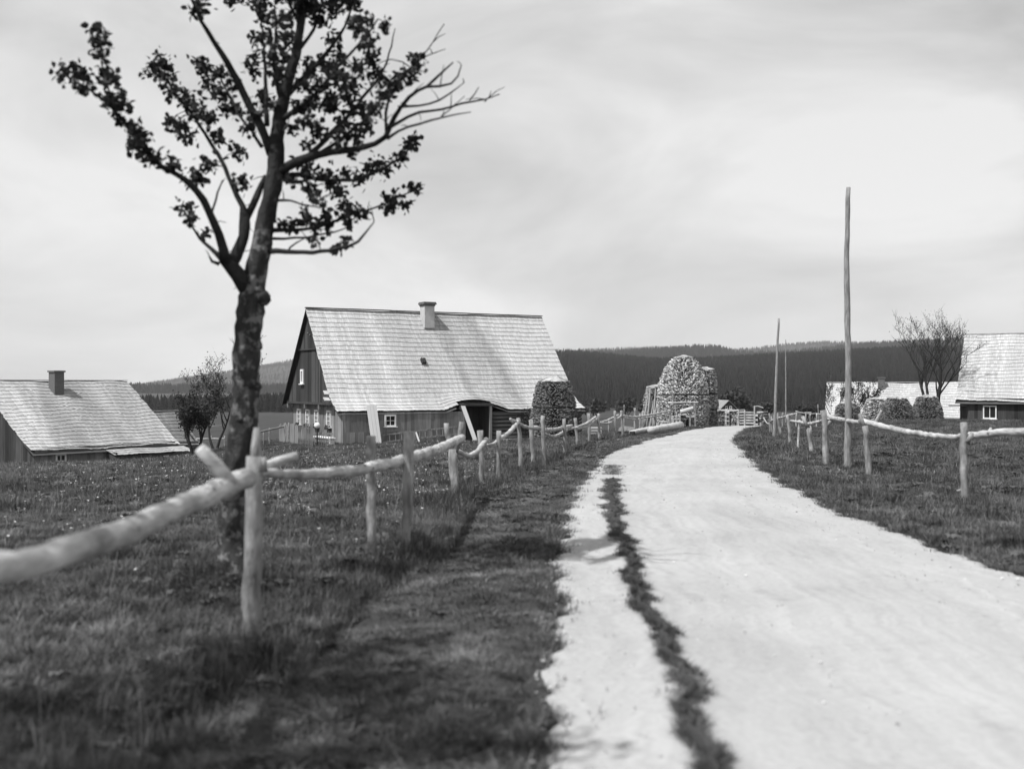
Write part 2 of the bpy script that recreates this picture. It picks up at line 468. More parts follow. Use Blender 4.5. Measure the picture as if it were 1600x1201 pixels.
def build_road():
    ys = np.concatenate([np.linspace(-10, 3, 14)[:-1], np.linspace(3, 25, 500), np.linspace(25, 57, 320)[1:]])
    ts = np.linspace(0, 1, 61)
    a, b = xl(ys) + edge_noise(ys, 0.4), xr(ys) + edge_noise(ys, 2.2)
    X = a[:, None] + (b - a)[:, None] * ts[None]; Y = np.repeat(ys[:, None], len(ts), 1)
    x, y = X.ravel(), Y.ravel(); t = np.tile(ts, len(ys))
    z = gz(x, y)
    edge = np.minimum(t, 1 - t)
    z = z + 0.03 * sstep(0, 0.5, edge) - 0.10 * (1 - sstep(0.0, 0.03, edge)) + 0.004
    z = z + 0.007 * np.sin(x * 2.3 + y * 0.35) * np.sin(y * 0.9 + x) + 0.002 * np.sin(x * 7.1 + 3 * np.sin(y)) * np.sin(y * 4.7)
    for tc_ in (0.38, 0.72): z = z - 0.018 * np.exp(-((t - tc_) / 0.05) ** 2) * sstep(2, 4, y)
    sx = x - xstrip(y)
    z = z + 0.035 * np.exp(-(sx / 0.16) ** 2) * (y < 17.5) * (y > -8)      # the low ridge the grass strip grows on
    z = z - 0.15 * sstep(55.5, 57, y)
    V = np.stack([x, y, z], 1)
    nt = len(ts); i, j = np.meshgrid(np.arange(len(ys) - 1), np.arange(nt - 1), indexing='ij'); q = (i * nt + j).ravel()
    me = np_mesh('road', V, np.stack([q, q + 1, q + nt + 1, q + nt], 1), M['road'], True)
    at = me.attributes.new('lane', 'FLOAT_VECTOR', 'POINT'); at.data.foreach_set('vector', np.stack([t * 4.2, y, 0 * y], 1).astype(np.float32).ravel())
    new_obj('road', me, kind='structure', label='pale dusty country road curving away between rail fences')
build_road()

# ------------------------------------------------------------------ worn soil on the verge and under the grass strip
BARE = []
for (px_, py_, rx_, ry_) in [(655, 915, .26, .20), (800, 897, .20, .12), (735, 1012, .13, .16), (725, 1045, .16, .14), (690, 1140, .24, .2), (833, 788, .10, .22), (772, 806, .12, .3), (505, 1140, .2, .32)]:
    g_ = on_ground(px_, py_); BARE.append((g_.x, g_.y, rx_, ry_))
def bare_mask(x, y):
    k = np.zeros(len(x))
    for bx, by, rx_, ry_ in BARE: k = np.maximum(k, 1.35 - np.hypot((x - bx) / rx_, (y - by) / ry_) + 0.25 * np.sin(x * 23) * np.sin(y * 19))
    return k
def strip_half(y): return 0.034 + 0.046 * sstep(8, 16, y) + 0.012 * np.sin(y * 6.1) + 0.01 * np.sin(y * 13.3 + 1)
def strip_soil():
    ys = np.concatenate([np.linspace(-6, 2, 10)[:-1], np.linspace(2, 17.7, 420)]); ts = np.linspace(-1, 1, 7)
    hw = strip_half(ys) * sstep(17.75, 17.2, ys) if False else strip_half(ys) * np.clip((17.75 - ys) / .5, 0.02, 1)
    ph = edge_noise(ys, 5.0) * .5
    X = (xstrip(ys) + ph)[:, None] + hw[:, None] * ts[None] * 0.6; Y = np.repeat(ys[:, None], 7, 1); x, y = X.ravel(), Y.ravel()
    z = gz(x, y) + 0.034 + 0.05 + 0.012 - 0.05 * np.abs(np.tile(ts, len(ys))) ** 2
    i, j = np.meshgrid(np.arange(len(ys) - 1), np.arange(6), indexing='ij'); q = (i * 7 + j).ravel()
    me = np_mesh('turf_ridge', np.stack([x, y, z], 1), np.stack([q, q + 1, q + 8, q + 7], 1), M['soil'], True); new_obj('turf_ridge', me, kind='structure', label='low dark turf ridge between the wheel tracks')
strip_soil()

# ------------------------------------------------------------------ scattering
def scatter(name, src_me, pts, rz, tilt, scl, **kw):
    """one mesh of points carrying rot / scl attributes, instanced by geometry nodes"""
    n = len(pts)
    me = bpy.data.meshes.new(name)
    me.vertices.add(n); me.vertices.foreach_set('co', np.asarray(pts, np.float32).ravel())
    rot = np.stack([tilt * np.cos(rz * 7), tilt * np.sin(rz * 7), rz], 1).astype(np.float32)
    at = me.attributes.new('rot', 'FLOAT_VECTOR', 'POINT'); at.data.foreach_set('vector', rot.ravel())
    at = me.attributes.new('scl', 'FLOAT_VECTOR', 'POINT'); at.data.foreach_set('vector', np.asarray(scl, np.float32).ravel())
    o = new_obj(name, me, **kw)
    src = bpy.data.objects.new(name + '_source', src_me)
    ng = bpy.data.node_groups.new(name + '_scatter', 'GeometryNodeTree')
    ng.interface.new_socket('Geometry', in_out='INPUT', socket_type='NodeSocketGeometry')
    ng.interface.new_socket('Geometry', in_out='OUTPUT', socket_type='NodeSocketGeometry')
    N, L = ng.nodes, ng.links
    gi, go = N.new('NodeGroupInput'), N.new('NodeGroupOutput')
    ip = N.new('GeometryNodeInstanceOnPoints')
    oi = N.new('GeometryNodeObjectInfo'); oi.inputs['Object'].default_value = src; oi.inputs['As Instance'].default_value = True
    r_ = N.new('GeometryNodeInputNamedAttribute'); r_.data_type = 'FLOAT_VECTOR'; r_.inputs['Name'].default_value = 'rot'
    s_ = N.new('GeometryNodeInputNamedAttribute'); s_.data_type = 'FLOAT_VECTOR'; s_.inputs['Name'].default_value = 'scl'
    L.new(gi.outputs[0], ip.inputs['Points']); L.new(oi.outputs['Geometry'], ip.inputs['Instance'])
    e = N.new('FunctionNodeEulerToRotation')
    L.new(r_.outputs['Attribute'], e.inputs[0]); L.new(e.outputs[0], ip.inputs['Rotation'])
    L.new(s_.outputs['Attribute'], ip.inputs['Scale']); L.new(ip.outputs[0], go.inputs[0])
    md = o.modifiers.new('scatter', 'NODES'); md.node_group = ng
    return o

def tuft_mesh(name, n, h, spread, w, mat, lean=0.5, seed=1, segs=3):
    r_ = random.Random(seed); m = MB()
    for _ in range(n):
        a = r_.uniform(0, 6.283); q = spread * math.sqrt(r_.random())
        b = Vector((math.cos(a) * q, math.sin(a) * q, -0.01))
        d = Vector((math.cos(a + r_.uniform(-1, 1)), math.sin(a + r_.uniform(-1, 1)), 0))
        s = Vector((-d.y, d.x, 0)); hh = h * r_.uniform(0.45, 1.15); ln = lean * r_.uniform(0.2, 1.2)
        vs, fs = [], []
        for k in range(segs + 1):
            t = k / segs
            c = b + Vector((0, 0, 1)) * (hh * (t - 0.25 * ln * t * t)) + d * (hh * ln * t * t)
            ww = w * (1 - 0.85 * t) * 0.5
            vs += [c - s * ww, c + s * ww]
        for k in range(segs):
            fs.append((2 * k, 2 * k + 1, 2 * k + 3, 2 * k + 2))
        m.add(vs, fs)
    me = bpy.data.meshes.new(name); me.from_pydata(m.v, [], m.f); me.materials.append(mat); me.update()
    return me

def weed_mesh(name, n, r0, mat, seed=3):
    r_ = random.Random(seed); m = MB()
    for k in range(n):
        a = 6.283 * k / n + r_.uniform(-0.3, 0.3); L_ = r0 * r_.uniform(0.7, 1.2)
        d = Vector((math.cos(a), math.sin(a), 0)); s = Vector((-d.y, d.x, 0))
        vs = []
        for t, w, z in ((0, 0.06, 0.0), (0.35, 0.20, 0.35), (0.7, 0.26, 0.5), (1.0, 0.03, 0.35 + r_.uniform(-0.2, 0.2))):
            c = d * (L_ * t) + Vector((0, 0, z * r0 * 0.8 + 0.01)); vs += [c - s * (w * L_), c + s * (w * L_)]
        m.add(vs, [(0, 1, 3, 2), (2, 3, 5, 4), (4, 5, 7, 6)])
    me = bpy.data.meshes.new(name); me.from_pydata(m.v, [], m.f); me.materials.append(mat); me.update()
    return me

def flower_mesh():
    m = MB()
    r = 0.016
    for k in range(7):
        a = 6.283 * k / 7; b = a + 0.8
        m.add([(0, 0, 0.10), (r * math.cos(a), r * math.sin(a), 0.105), (r * 1.2 * math.cos((a + b) / 2), r * 1.2 * math.sin((a + b) / 2), 0.112), (r * math.cos(b), r * math.sin(b), 0.105)], [(0, 1, 2, 3)])
    m.box((0, 0, 0.05), (0.003, 0.003, 0.1))
    me = bpy.data.meshes.new('flower'); me.from_pydata(m.v, [], m.f); me.materials.append(M['petal']); me.update()
    return me

def wedge(n, d0, d1, a0=-33, a1=33, power=2.0):
    u = nrs.rand(n); d = (d0 ** power + u * (d1 ** power - d0 ** power)) ** (1 / power)
    a = np.radians(nrs.uniform(a0, a1, n))
    return d * np.sin(a), d * np.cos(a)

def lumps(x, y, s=1.0):
    return (np.sin(x * 1.7 * s + 2 * np.sin(y * 0.9 * s)) * np.sin(y * 1.3 * s + 1.5 * np.sin(x * 0.7 * s)) + 0.5 * np.sin(x * 4.1 * s + y * 3.3 * s + 1.0) * np.sin(y * 3.9 * s - x * 2.2 * s)) / 1.5

def outside_road(x, y, m=0.0):
    e1 = xl(y) + edge_noise(y, 0.4) + m + 0.03 * nrs.randn(len(x)); e2 = xr(y) + edge_noise(y, 2.2) - m + 0.04 * nrs.randn(len(x))
    ok = (x < e1) | (x > e2) | (y > 57)
    return ok

def grass_layer(name, me, n, d0, d1, s0, s1, power, label, keep=None, tilt=0.15, edge=0.06):
    x, y = wedge(n, d0, d1, power=power)
    ok = outside_road(x, y, edge)
    if keep is not None: ok &= keep(x, y)
    ok &= ~(bare_mask(x, y) > nrs.uniform(0.2, 2.0, len(x)))
    x, y = x[ok], y[ok]; k = len(x)
    z = lowered(x, y, gz(x, y)) - 0.01
    d = np.hypot(x, y)
    base = s0 + (s1 - s0) * np.clip((d - d0) / (d1 - d0), 0, 1)
    lm = lumps(x, y)
    sc = base * (1 + 0.35 * lm + 0.25 * lumps(x, y, 3.1)) * nrs.uniform(0.6, 1.25, k)
    # cropped shorter on the trodden verge, longer along the fence and ditch
    dv = np.exp(-((x - xfence(y) - 0.22) / 0.24) ** 2)
    hz = sc * (1 + 0.75 * dv * (y < 45)) * nrs.uniform(0.7, 1.2, k)
    verge = ((x > xfence(y) + 0.5) & (x < xl(y)) & (y < 50))
    hz = np.where(verge, hz * 0.55, hz)
    scatter(name, me, np.stack([x, y, z], 1), nrs.uniform(0, 6.283, k), nrs.uniform(-tilt, tilt, k), np.stack([sc, sc, hz], 1), kind='stuff', label=label)

t_a = tuft_mesh('grass_tuft_a', 16, 0.085, 0.055, 0.0060, M['grass'], 0.75, 2)
t_b = tuft_mesh('grass_tuft_b', 14, 0.14, 0.06, 0.0065, M['grass'], 0.8, 5)
t_c = tuft_mesh('grass_tuft_c', 20, 0.10, 0.12, 0.012, M['grass'], 0.6, 8, 2)
t_d = tuft_mesh('grass_tuft_d', 12, 0.12, 0.07, 0.0055, M['drygrass'], 1.0, 9)
w_a = weed_mesh('weed_a', 7, 0.075, M['weed'], 3)

grass_layer('meadow_grass', t_a, 46000, 2.6, 13, 0.9, 1.15, 1.7, 'short dark grass of the near verge and meadow')
grass_layer('tall_grass', t_b, 17000, 2.6, 26, 1.0, 1.35, 1.5, 'longer grass tufts along the fence and verge', lambda x, y: (lumps(x, y, 0.8) + 1.2 * np.exp(-((x - xfence(y) - 0.2) / 0.3) ** 2) > 0.35) & ~((x > xfence(y) + 0.55) & (x < xl(y) - 0.02)))
grass_layer('field_grass', t_c, 70000, 12, 42, 0.85, 1.35, 1.6, 'short meadow grass of the fields on both sides')
grass_layer('far_field_grass', t_c, 80000, 40, 96, 1.0, 1.5, 1.7, 'far meadow grass in front of the houses')
grass_layer('dry_grass', t_d, 11000, 2.6, 40, 0.8, 1.5, 1.4, 'pale dry grass in patches on the verge', lambda x, y: lumps(x + 9, y - 4, 1.4) > 0.26)
grass_layer('broad_weeds', w_a, 16000, 2.6, 40, 0.8, 1.9, 1.4, 'broad leaved weeds between the grass', lambda x, y: lumps(x - 5, y + 3, 1.1) > 0.0, 0.3)

def worn_grass():
    xs_, ys_ = [], []
    for bx, by, rx_, ry_ in BARE:
        n = int(900 * rx_ * ry_ * 4) + 20; xs_.append(bx + nrs.randn(n) * rx_ * .55); ys_.append(by + nrs.randn(n) * ry_ * .55)
    x, y = np.concatenate(xs_), np.concatenate(ys_); ok = x < xl(y); x, y = x[ok], y[ok]; n = len(x); s = nrs.uniform(.35, .8, n)
    scatter('worn_grass', t_d, np.stack([x, y, lowered(x, y, gz(x, y))], 1), nrs.uniform(0, 6.28, n), nrs.uniform(-.5, .5, n), np.stack([s, s, s * .5], 1), kind='stuff', label='worn straw coloured grass patches on the trodden verge')
    t_e = tuft_mesh('stalks', 5, 0.34, 0.06, 0.004, M['drygrass'], 0.35, 12, 4)
    x, y = wedge(2600, 3.5, 30, power=1.3); ok = outside_road(x, y, -.25) & ~((x > xfence(y) + .45) & (x < xl(y))); x, y = x[ok], y[ok]; n = len(x); s = nrs.uniform(.5, 1.1, n)
    scatter('dead_stalks', t_e, np.stack([x, y, gz(x, y) - .02], 1), nrs.uniform(0, 6.28, n), nrs.uniform(-.25, .25, n), np.stack([s, s, s], 1), kind='stuff', label='thin dead stalks standing out of the meadow grass')
worn_grass()

def strip_grass():
    n = 8000
    y = 0.5 + 17.3 * nrs.rand(n) ** 1.25 ; y = np.concatenate([y, nrs.uniform(19.2, 22.0, 260)])
    n = len(y)
    wd = np.where(y < 17.9, strip_half(y) * .62 * (1 + .5 * np.sin(y * 4.3) * np.sin(y * 1.9)), 0.1)
    xc = np.where(y < 17.9, xstrip(y) + edge_noise(y, 5.0) * .5, 1.75 + (y - 19.2) * 0.10)
    x = xc + nrs.randn(n) * wd
    z = gz(x, y) + 0.045
    s = nrs.uniform(0.35, 0.8, n)
    scatter('grass_strip', t_a, np.stack([x, y, z], 1), nrs.uniform(0, 6.28, n), nrs.uniform(-0.3, 0.3, n), np.stack([s, s, s * 0.5], 1), kind='stuff', label='thin dark strip of grass between the two wheel tracks of the road')
    # grass and crumbs creeping over the road margins
    y = np.concatenate([nrs.uniform(2, 45, 3800), nrs.uniform(8, 48, 3800)])
    e = np.where(np.arange(len(y)) < 3800, xl(y) + edge_noise(y, 0.4) + 0.04, xr(y) + edge_noise(y, 2.2) - 0.05)
    sg = np.where(np.arange(len(y)) < 3800, 1, -1)
    x = e + sg * (np.abs(nrs.randn(len(y))) * 0.10 - 0.10)
    z = gz(x, y) - 0.005
    s = nrs.uniform(0.3, 1.0, len(y)) * (0.7 + y / 40)
    scatter('margin_grass', t_a, np.stack([x, y, z], 1), nrs.uniform(0, 6.28, len(y)), nrs.uniform(-0.3, 0.3, len(y)), np.stack([s, s, s * 0.9], 1), kind='stuff', label='ragged grass creeping over the road edges')
strip_grass()

def flowers():
    me = flower_mesh()
    pts = []
    for (px, py, n, sx, sy) in [(676, 772, 26, .8, .9), (606, 822, 16, .35, .35), (455, 800, 10, .8, .6), (700, 745, 12, 1, 1), (500, 745, 22, 2.5, 2.0), (330, 760, 26, 2.5, 2.5), (120, 760, 60, 4, 4),
                                (250, 820, 16, 1.2, 1), (766, 736, 8, .3, .5), (560, 735, 30, 3, 3), (880, 700, 14, 1, 2), (640, 715, 50, 4, 6), (1290, 740, 10, 1, 1)]:
        g = on_ground(px, py)
        for _ in range(n): pts.append((g.x + rng.gauss(0, sx * .45), g.y + rng.gauss(0, sy * .45)))
    for _ in range(1100):
        a, d = math.radians(rng.uniform(-29, 0)), 9 + 50 * rng.random() ** .8; pts.append((d * math.sin(a), d * math.cos(a)))
    p = np.array(pts); p = p[(p[:, 0] < xfence(p[:, 1]) - 0.1) | (p[:, 0] > xr(p[:, 1]) + 0.2)]
    n = len(p); d = np.hypot(p[:, 0], p[:, 1])
    s = nrs.uniform(0.7, 1.2, n) * np.clip(0.6 + d / 110, 0.6, 1.1)
    scatter('meadow_flowers', me, np.stack([p[:, 0], p[:, 1], gz(p[:, 0], p[:, 1])], 1), nrs.uniform(0, 6.28, n), nrs.uniform(-.5, .5, n), np.stack([s, s, s], 1), kind='stuff', label='tiny white flowers dotted through the meadow grass')
flowers()

def pebbles():
    bm = bmesh.new(); bmesh.ops.create_icosphere(bm, subdivisions=1, radius=0.5)
    for v in bm.verts: v.co *= rng.uniform(0.75, 1.2); v.co.z *= 0.55
    me = bpy.data.meshes.new('pebble'); bm.to_mesh(me); bm.free(); me.materials.append(M['pebble'])
    n = 8000
    y = 2.5 + (nrs.rand(n) ** 1.4) * 40; t = nrs.rand(n); t = np.where(nrs.rand(n) < 0.15, np.abs(nrs.randn(n)) * 0.07, t)
    t = np.clip(t, 0, 1); x = xl(y) + (xr(y) - xl(y)) * t
    s = np.clip(np.exp(nrs.randn(n) * 0.6 - 4.9), 0.004, 0.03)
    scatter('road_pebbles', me, np.stack([x, y, gz(x, y) + 0.02], 1), nrs.uniform(0, 6.28, n), nrs.uniform(-.3, .3, n), np.stack([s, s, s], 1), kind='stuff', label='small stones and clods scattered on the pale road')
pebbles()

# ------------------------------------------------------------------ wooded hills
def hill(name, prof, d0, d1, d2, zbase, treeh, mat, label, rough=0.0, na=260):
    px = np.linspace(-900, 2500, na); yt = np.interp(px, [p[0] for p in prof], [p[1] for p in prof])
    ang = np.arctan((px - 800) / F)
    ztop = EYE + (600 - yt) / F * d1 - treeh
    rows = np.concatenate([np.linspace(d0, d1, 26), np.linspace(d1, d2, 8)[1:]])
    V = []
    for d in rows:
        if d <= d1: w = float(sstep(0, 1, np.array((d - d0) / (d1 - d0)))) ** 0.85 if d > d0 else 0.0
        else: w = 1 - 0.6 * ((d - d1) / (d2 - d1)) ** 1.5
        z = zbase + (ztop - zbase) * w
        z = z + rough * np.sin(px * 0.013 + d * 0.004) * np.sin(d * 0.006 + px * 0.02) * w * (1 - w) * 4
        V.append(np.stack([np.tan(ang) * d, np.full(na, d), z], 1))
    V = np.concatenate(V); nr = len(rows)
    i, j = np.meshgrid(np.arange(nr - 1), np.arange(na - 1), indexing='ij'); q = (i * na + j).ravel()
    me = np_mesh(name, V, np.stack([q, q + 1, q + na + 1, q + na], 1), mat, True)
    new_obj(name, me, kind='structure', label=label)
    Z = V[:, 2].reshape(nr, na)
    def hz(x, d):
        p = 800 + F * x / d
        fi = np.clip(np.interp(d, rows, np.arange(nr)), 0, nr - 1.001); fj = np.clip((p - px[0]) / (px[-1] - px[0]) * (na - 1), 0, na - 1.001)
        i0, j0 = fi.astype(int), fj.astype(int); a, b = fi - i0, fj - j0
        return Z[i0, j0] * (1 - a) * (1 - b) + Z[i0 + 1, j0] * a * (1 - b) + Z[i0, j0 + 1] * (1 - a) * b + Z[i0 + 1, j0 + 1] * a * b
    return hz

def conifer_mesh(seed):
    r_ = random.Random(seed); m = MB(); n = 7; tiers = 5
    for k in range(tiers):
        z0 = 0.06 + 0.88 * k / tiers; z1 = z0 + 1.35 / tiers
        r0 = 0.19 * (1 - k / tiers) ** 0.85 + 0.015
        vs = [(r0 * r_.uniform(0.7, 1.25) * math.cos(6.283 * j / n + k), r0 * r_.uniform(0.7, 1.25) * math.sin(6.283 * j / n + k), z0 + r_.uniform(-.02, .02)) for j in range(n)] + [(0, 0, min(z1, 1.0))]
        m.add(vs, [(j, (j + 1) % n, n) for j in range(n)])
    m.box((0, 0, 0.05), (0.03, 0.03, 0.12))
    me = bpy.data.meshes.new('conifer'); me.from_pydata(m.v, [], m.f); me.materials.append(M['conifer']); me.update()
    return me
CON = [conifer_mesh(s) for s in (1, 2, 3)]

def forest(name, hz, n, d0, d1, h0, h1, label, p0=-150, p1=1750, keep=None, k=0):
    d = (d0 ** 1.6 + nrs.rand(n) * (d1 ** 1.6 - d0 ** 1.6)) ** (1 / 1.6); px = nrs.uniform(p0, p1, n)
    x = (px - 800) / F * d
    ok = np.ones(n, bool) if keep is None else keep(px, d)
    x, d = x[ok], d[ok]; n = len(x)
    h = nrs.uniform(h0, h1, n) * (1 + 0.12 * np.sin(x * 0.02) * np.sin(d * 0.017))
    wd = h * nrs.uniform(0.85, 1.25, n)
    scatter(name, CON[k], np.stack([x, d, hz(x, d) - 0.5], 1), nrs.uniform(0, 6.28, n), nrs.uniform(-.03, .03, n), np.stack([wd, wd, h], 1), kind='stuff', label=label)

H1 = [(-900, 646), (0, 641), (226, 634), (400, 627), (445, 622), (650, 590), (870, 549), (920, 550), (985, 556), (1020, 560), (1100, 559), (1180, 555), (1320, 547), (1420, 543), (1560, 542), (2500, 545)]
H2 = [(-900, 625), (0, 617), (180, 613), (235, 609), (300, 609), (400, 606), (460, 600), (650, 575), (880, 553), (960, 550), (1000, 546), (1040, 543), (1085, 541), (1130, 543), (1144, 551), (1200, 550), (1260, 547), (1330, 540), (1358, 536), (1417, 532), (1560, 530), (2500, 538)]
H3 = [(-900, 648), (0, 626), (200, 603), (296, 589), (366, 579), (459, 562), (560, 550), (700, 545), (870, 547), (1029, 542), (1139, 546), (1180, 544), (1227, 538), (1287, 534), (1350, 535), (1420, 537), (1560, 541), (2500, 560)]
hz1 = hill('wooded_hill', H1, 620, 1600, 2100, -15, 10, M['soil'], 'dark spruce covered hillside behind the farmsteads', 3)
hz2 = hill('distant_hill', H2, 2000, 3000, 3600, -16, 13, M['farwood'], 'hazy wooded ridge beyond the dark spruce hill', 8)
hz3 = hill('far_hill', H3, 3500, 5200, 5900, -16, 6, M['farwood'], 'pale far hill along the skyline', 14)
forest('spruce_forest', hz1, 30000, 640, 1680, 8, 13, 'dark spruce forest covering the hillside', k=0)
forest('spruce_forest_edge', hz1, 14000, 1100, 1690, 7, 12, 'tips of spruces along the top of the dark hillside', k=1)
forest('distant_forest', hz2, 26000, 2010, 3080, 12, 22, 'hazy forest on the farther ridge', k=2)
forest('far_forest', hz3, 18000, 3520, 5300, 9, 16, 'faint forest on the farthest skyline', k=1)

# ------------------------------------------------------------------ farmhouses
def prof_at(prof, s):
    """point and outward normal at arc length s of a roof profile [(y,z)...] running from the ridge down"""
    acc = 0.0
    for (y0, z0), (y1, z1) in zip(prof[:-1], prof[1:]):
        l = math.hypot(y1 - y0, z1 - z0)
        if s <= acc + l or (y1, z1) == prof[-1]:
            t = (s - acc) / l
            ny, nz = (z1 - z0) / l, -(y1 - y0) / l
            if nz < 0: ny, nz = -ny, -nz
            return y0 + (y1 - y0) * t, z0 + (z1 - z0) * t, ny, nz
        acc += l
def prof_len(prof):
    return sum(math.hypot(b[0] - a[0], b[1] - a[1]) for a, b in zip(prof[:-1], prof[1:]))

def shingle_roof(parent, prof, x0, x1, expo, width, mat, seed, lift=None, skip=None, sag=0.03, first=0.25, thick=0.021, name='shingle_course', ragged=0.0):
    """overlapping courses of split shingles; every course one part"""
    r_ = random.Random(seed); tot = prof_len(prof); k = 0; s = first
    ph = r_.uniform(0, 6)
    while s <= tot + 0.02:
        m = MB(); x = x0 + r_.uniform(-0.03, 0.03); sb0 = min(s, tot)
        while x < x1:
            w = width * r_.uniform(0.7, 1.35); xe = min(x + w, x1 + r_.uniform(-0.03, 0.04))
            if xe - x < 0.02: break
            if not (skip and skip((x + xe) / 2, sb0, tot)):
                j = r_.uniform(-0.022, 0.022) + (r_.uniform(0, 0.09) if r_.random() < ragged else 0)
                sb = min(max(sb0 + j, 0.05), tot + 0.03); st = max(sb0 - expo * 1.12, 0.0)
                def pt(xx, ss, h):
                    yy, zz, ny, nz = prof_at(prof, ss)
                    dz = sag * (math.sin(xx * 0.9 + ph) * math.sin(ss * 0.8 + ph * 2) + 0.5 * math.sin(xx * 2.3 + ss * 1.1 + ph))
                    if lift: dz += lift(xx, ss, tot)
                    return (xx, yy + ny * h, zz + nz * h + dz)
                ha, hb = 0.004 + r_.uniform(0, 0.004), thick * r_.uniform(1.0, 1.4) + 0.012
                g = 0.0025
                a, b = x + g, xe - g
                vs = [pt(a, sb, hb - thick), pt(b, sb, hb - thick), pt(b, sb, hb), pt(a, sb, hb), pt(a, st, ha), pt(b, st, ha)]
                m.add(vs, [(0, 1, 2, 3), (3, 2, 5, 4), (0, 3, 4), (1, 5, 2)])
            elif m.v:
                m.build(name, mat, parent); m = MB()
            x = xe
        if m.v: m.build(name, mat, parent)
        s += expo; k += 1

def roof_deck(parent, prof_f, prof_b, x0, x1, mat, lift=None, skip_lo=None, name='roof_deck'):
    """boards under the shingles on the front and the whole far slope"""
    m = MB(); xs = np.linspace(x0 + 0.03, x1 - 0.03, 48)
    for prof, back in ((prof_f, False), (prof_b, True)):
        tot = prof_len(prof); ss = np.linspace(0, tot - (0.05 if not back else 0), 14)
        vs, fs = [], []
        for x in xs:
            for s in ss:
                y, z, ny, nz = prof_at(prof, s)
                dz = (lift(x, s, tot) if (lift and not back) else 0.0)
                vs.append((x, y - ny * 0.07, z - nz * 0.07 + dz - 0.03 if not back else z))
        k = len(ss)
        for i in range(len(xs) - 1):
            for j in range(k - 1):
                if skip_lo and not back and skip_lo((xs[i] + xs[i + 1]) / 2, ss[j + 1], tot): continue
                fs.append((i * k + j, (i + 1) * k + j, (i + 1) * k + j + 1, i * k + j + 1))
        m.add(vs, fs)
    return m.build(name, mat, parent)

def board_wall(m, p0, p1, z0, ztop, bw, th, rnd, gap=0.006, zj=0.0):
    """upright boards between two plan points, ztop(t) gives the upper end"""
    a, b = Vector((p0[0], p0[1], 0)), Vector((p1[0], p1[1], 0)); L_ = (b - a).length; d = (b - a) / L_
    n = Vector((d.y, -d.x, 0)); x = 0.0
    while x < L_ - 0.01:
        w = min(bw * rnd.uniform(0.75, 1.25), L_ - x)
        off = n * (rnd.uniform(0, 0.014)); q0, q1 = a + d * (x + gap / 2) + off, a + d * (x + w - gap / 2) + off
        zb = z0 - rnd.uniform(0, zj); t0, t1 = ztop(x), ztop(x + w)
        if max(t0, t1) > zb + 0.02:
            i = -n * th
            up = Vector((0, 0, 1))
            m.hexa([q0 + up * zb, q1 + up * zb, q1 + i + up * zb, q0 + i + up * zb, q0 + up * max(t0, zb + .01), q1 + up * max(t1, zb + .01), q1 + i + up * max(t1, zb + .01), q0 + i + up * max(t0, zb + .01)])
        x += w

def window(parent, c, u, n, w, h, bars=(1, 2), frame=0.06, sill=True, mat='white', glassmat='glass'):
    """c centre on the wall, u along the wall, n outward: window > frame, pane, bar, sill"""
    c, u, n = Vector(c), Vector(u).normalized(), Vector(n).normalized(); up = Vector((0, 0, 1))
    rot = Matrix((u, n, up)).transposed()
    def bx(m, cx, cz, sx, sz, off, th): m.box(c + u * cx + up * cz + n * off, (sx, th, sz), rot)
    f = MB()
    bx(f, 0, h / 2 - frame / 2, w, frame, 0.02, 0.09); bx(f, 0, -h / 2 + frame / 2, w, frame, 0.02, 0.09)
    bx(f, -w / 2 + frame / 2, 0, frame, h - 2 * frame, 0.02, 0.088); bx(f, w / 2 - frame / 2, 0, frame, h - 2 * frame, 0.02, 0.088)
    win = f.build('window', M[mat], parent)
    nx, nz = bars[0] + 1, bars[1] + 1; iw, ih = w - 2 * frame, h - 2 * frame
    for i in range(nx):
        for j in range(nz):
            g = MB(); bx(g, -iw / 2 + iw * (i + 0.5) / nx, -ih / 2 + ih * (j + 0.5) / nz, iw / nx - 0.004, ih / nz - 0.004, -0.012, 0.01); g.build('pane', M[glassmat], win)
    b = MB()
    for i in range(1, nx): bx(b, -iw / 2 + iw * i / nx, 0, 0.035, ih, 0.012, 0.04)
    for j in range(1, nz): bx(b, 0, -ih / 2 + ih * j / nz, iw, 0.03, 0.008, 0.034)
    if b.v: b.build('glazing_bars', M[mat], win)
    if sill:
        s = MB(); bx(s, 0, -h / 2 - 0.025, w + 0.12, 0.05, 0.06, 0.16); s.build('sill', M[mat], win)
    return win

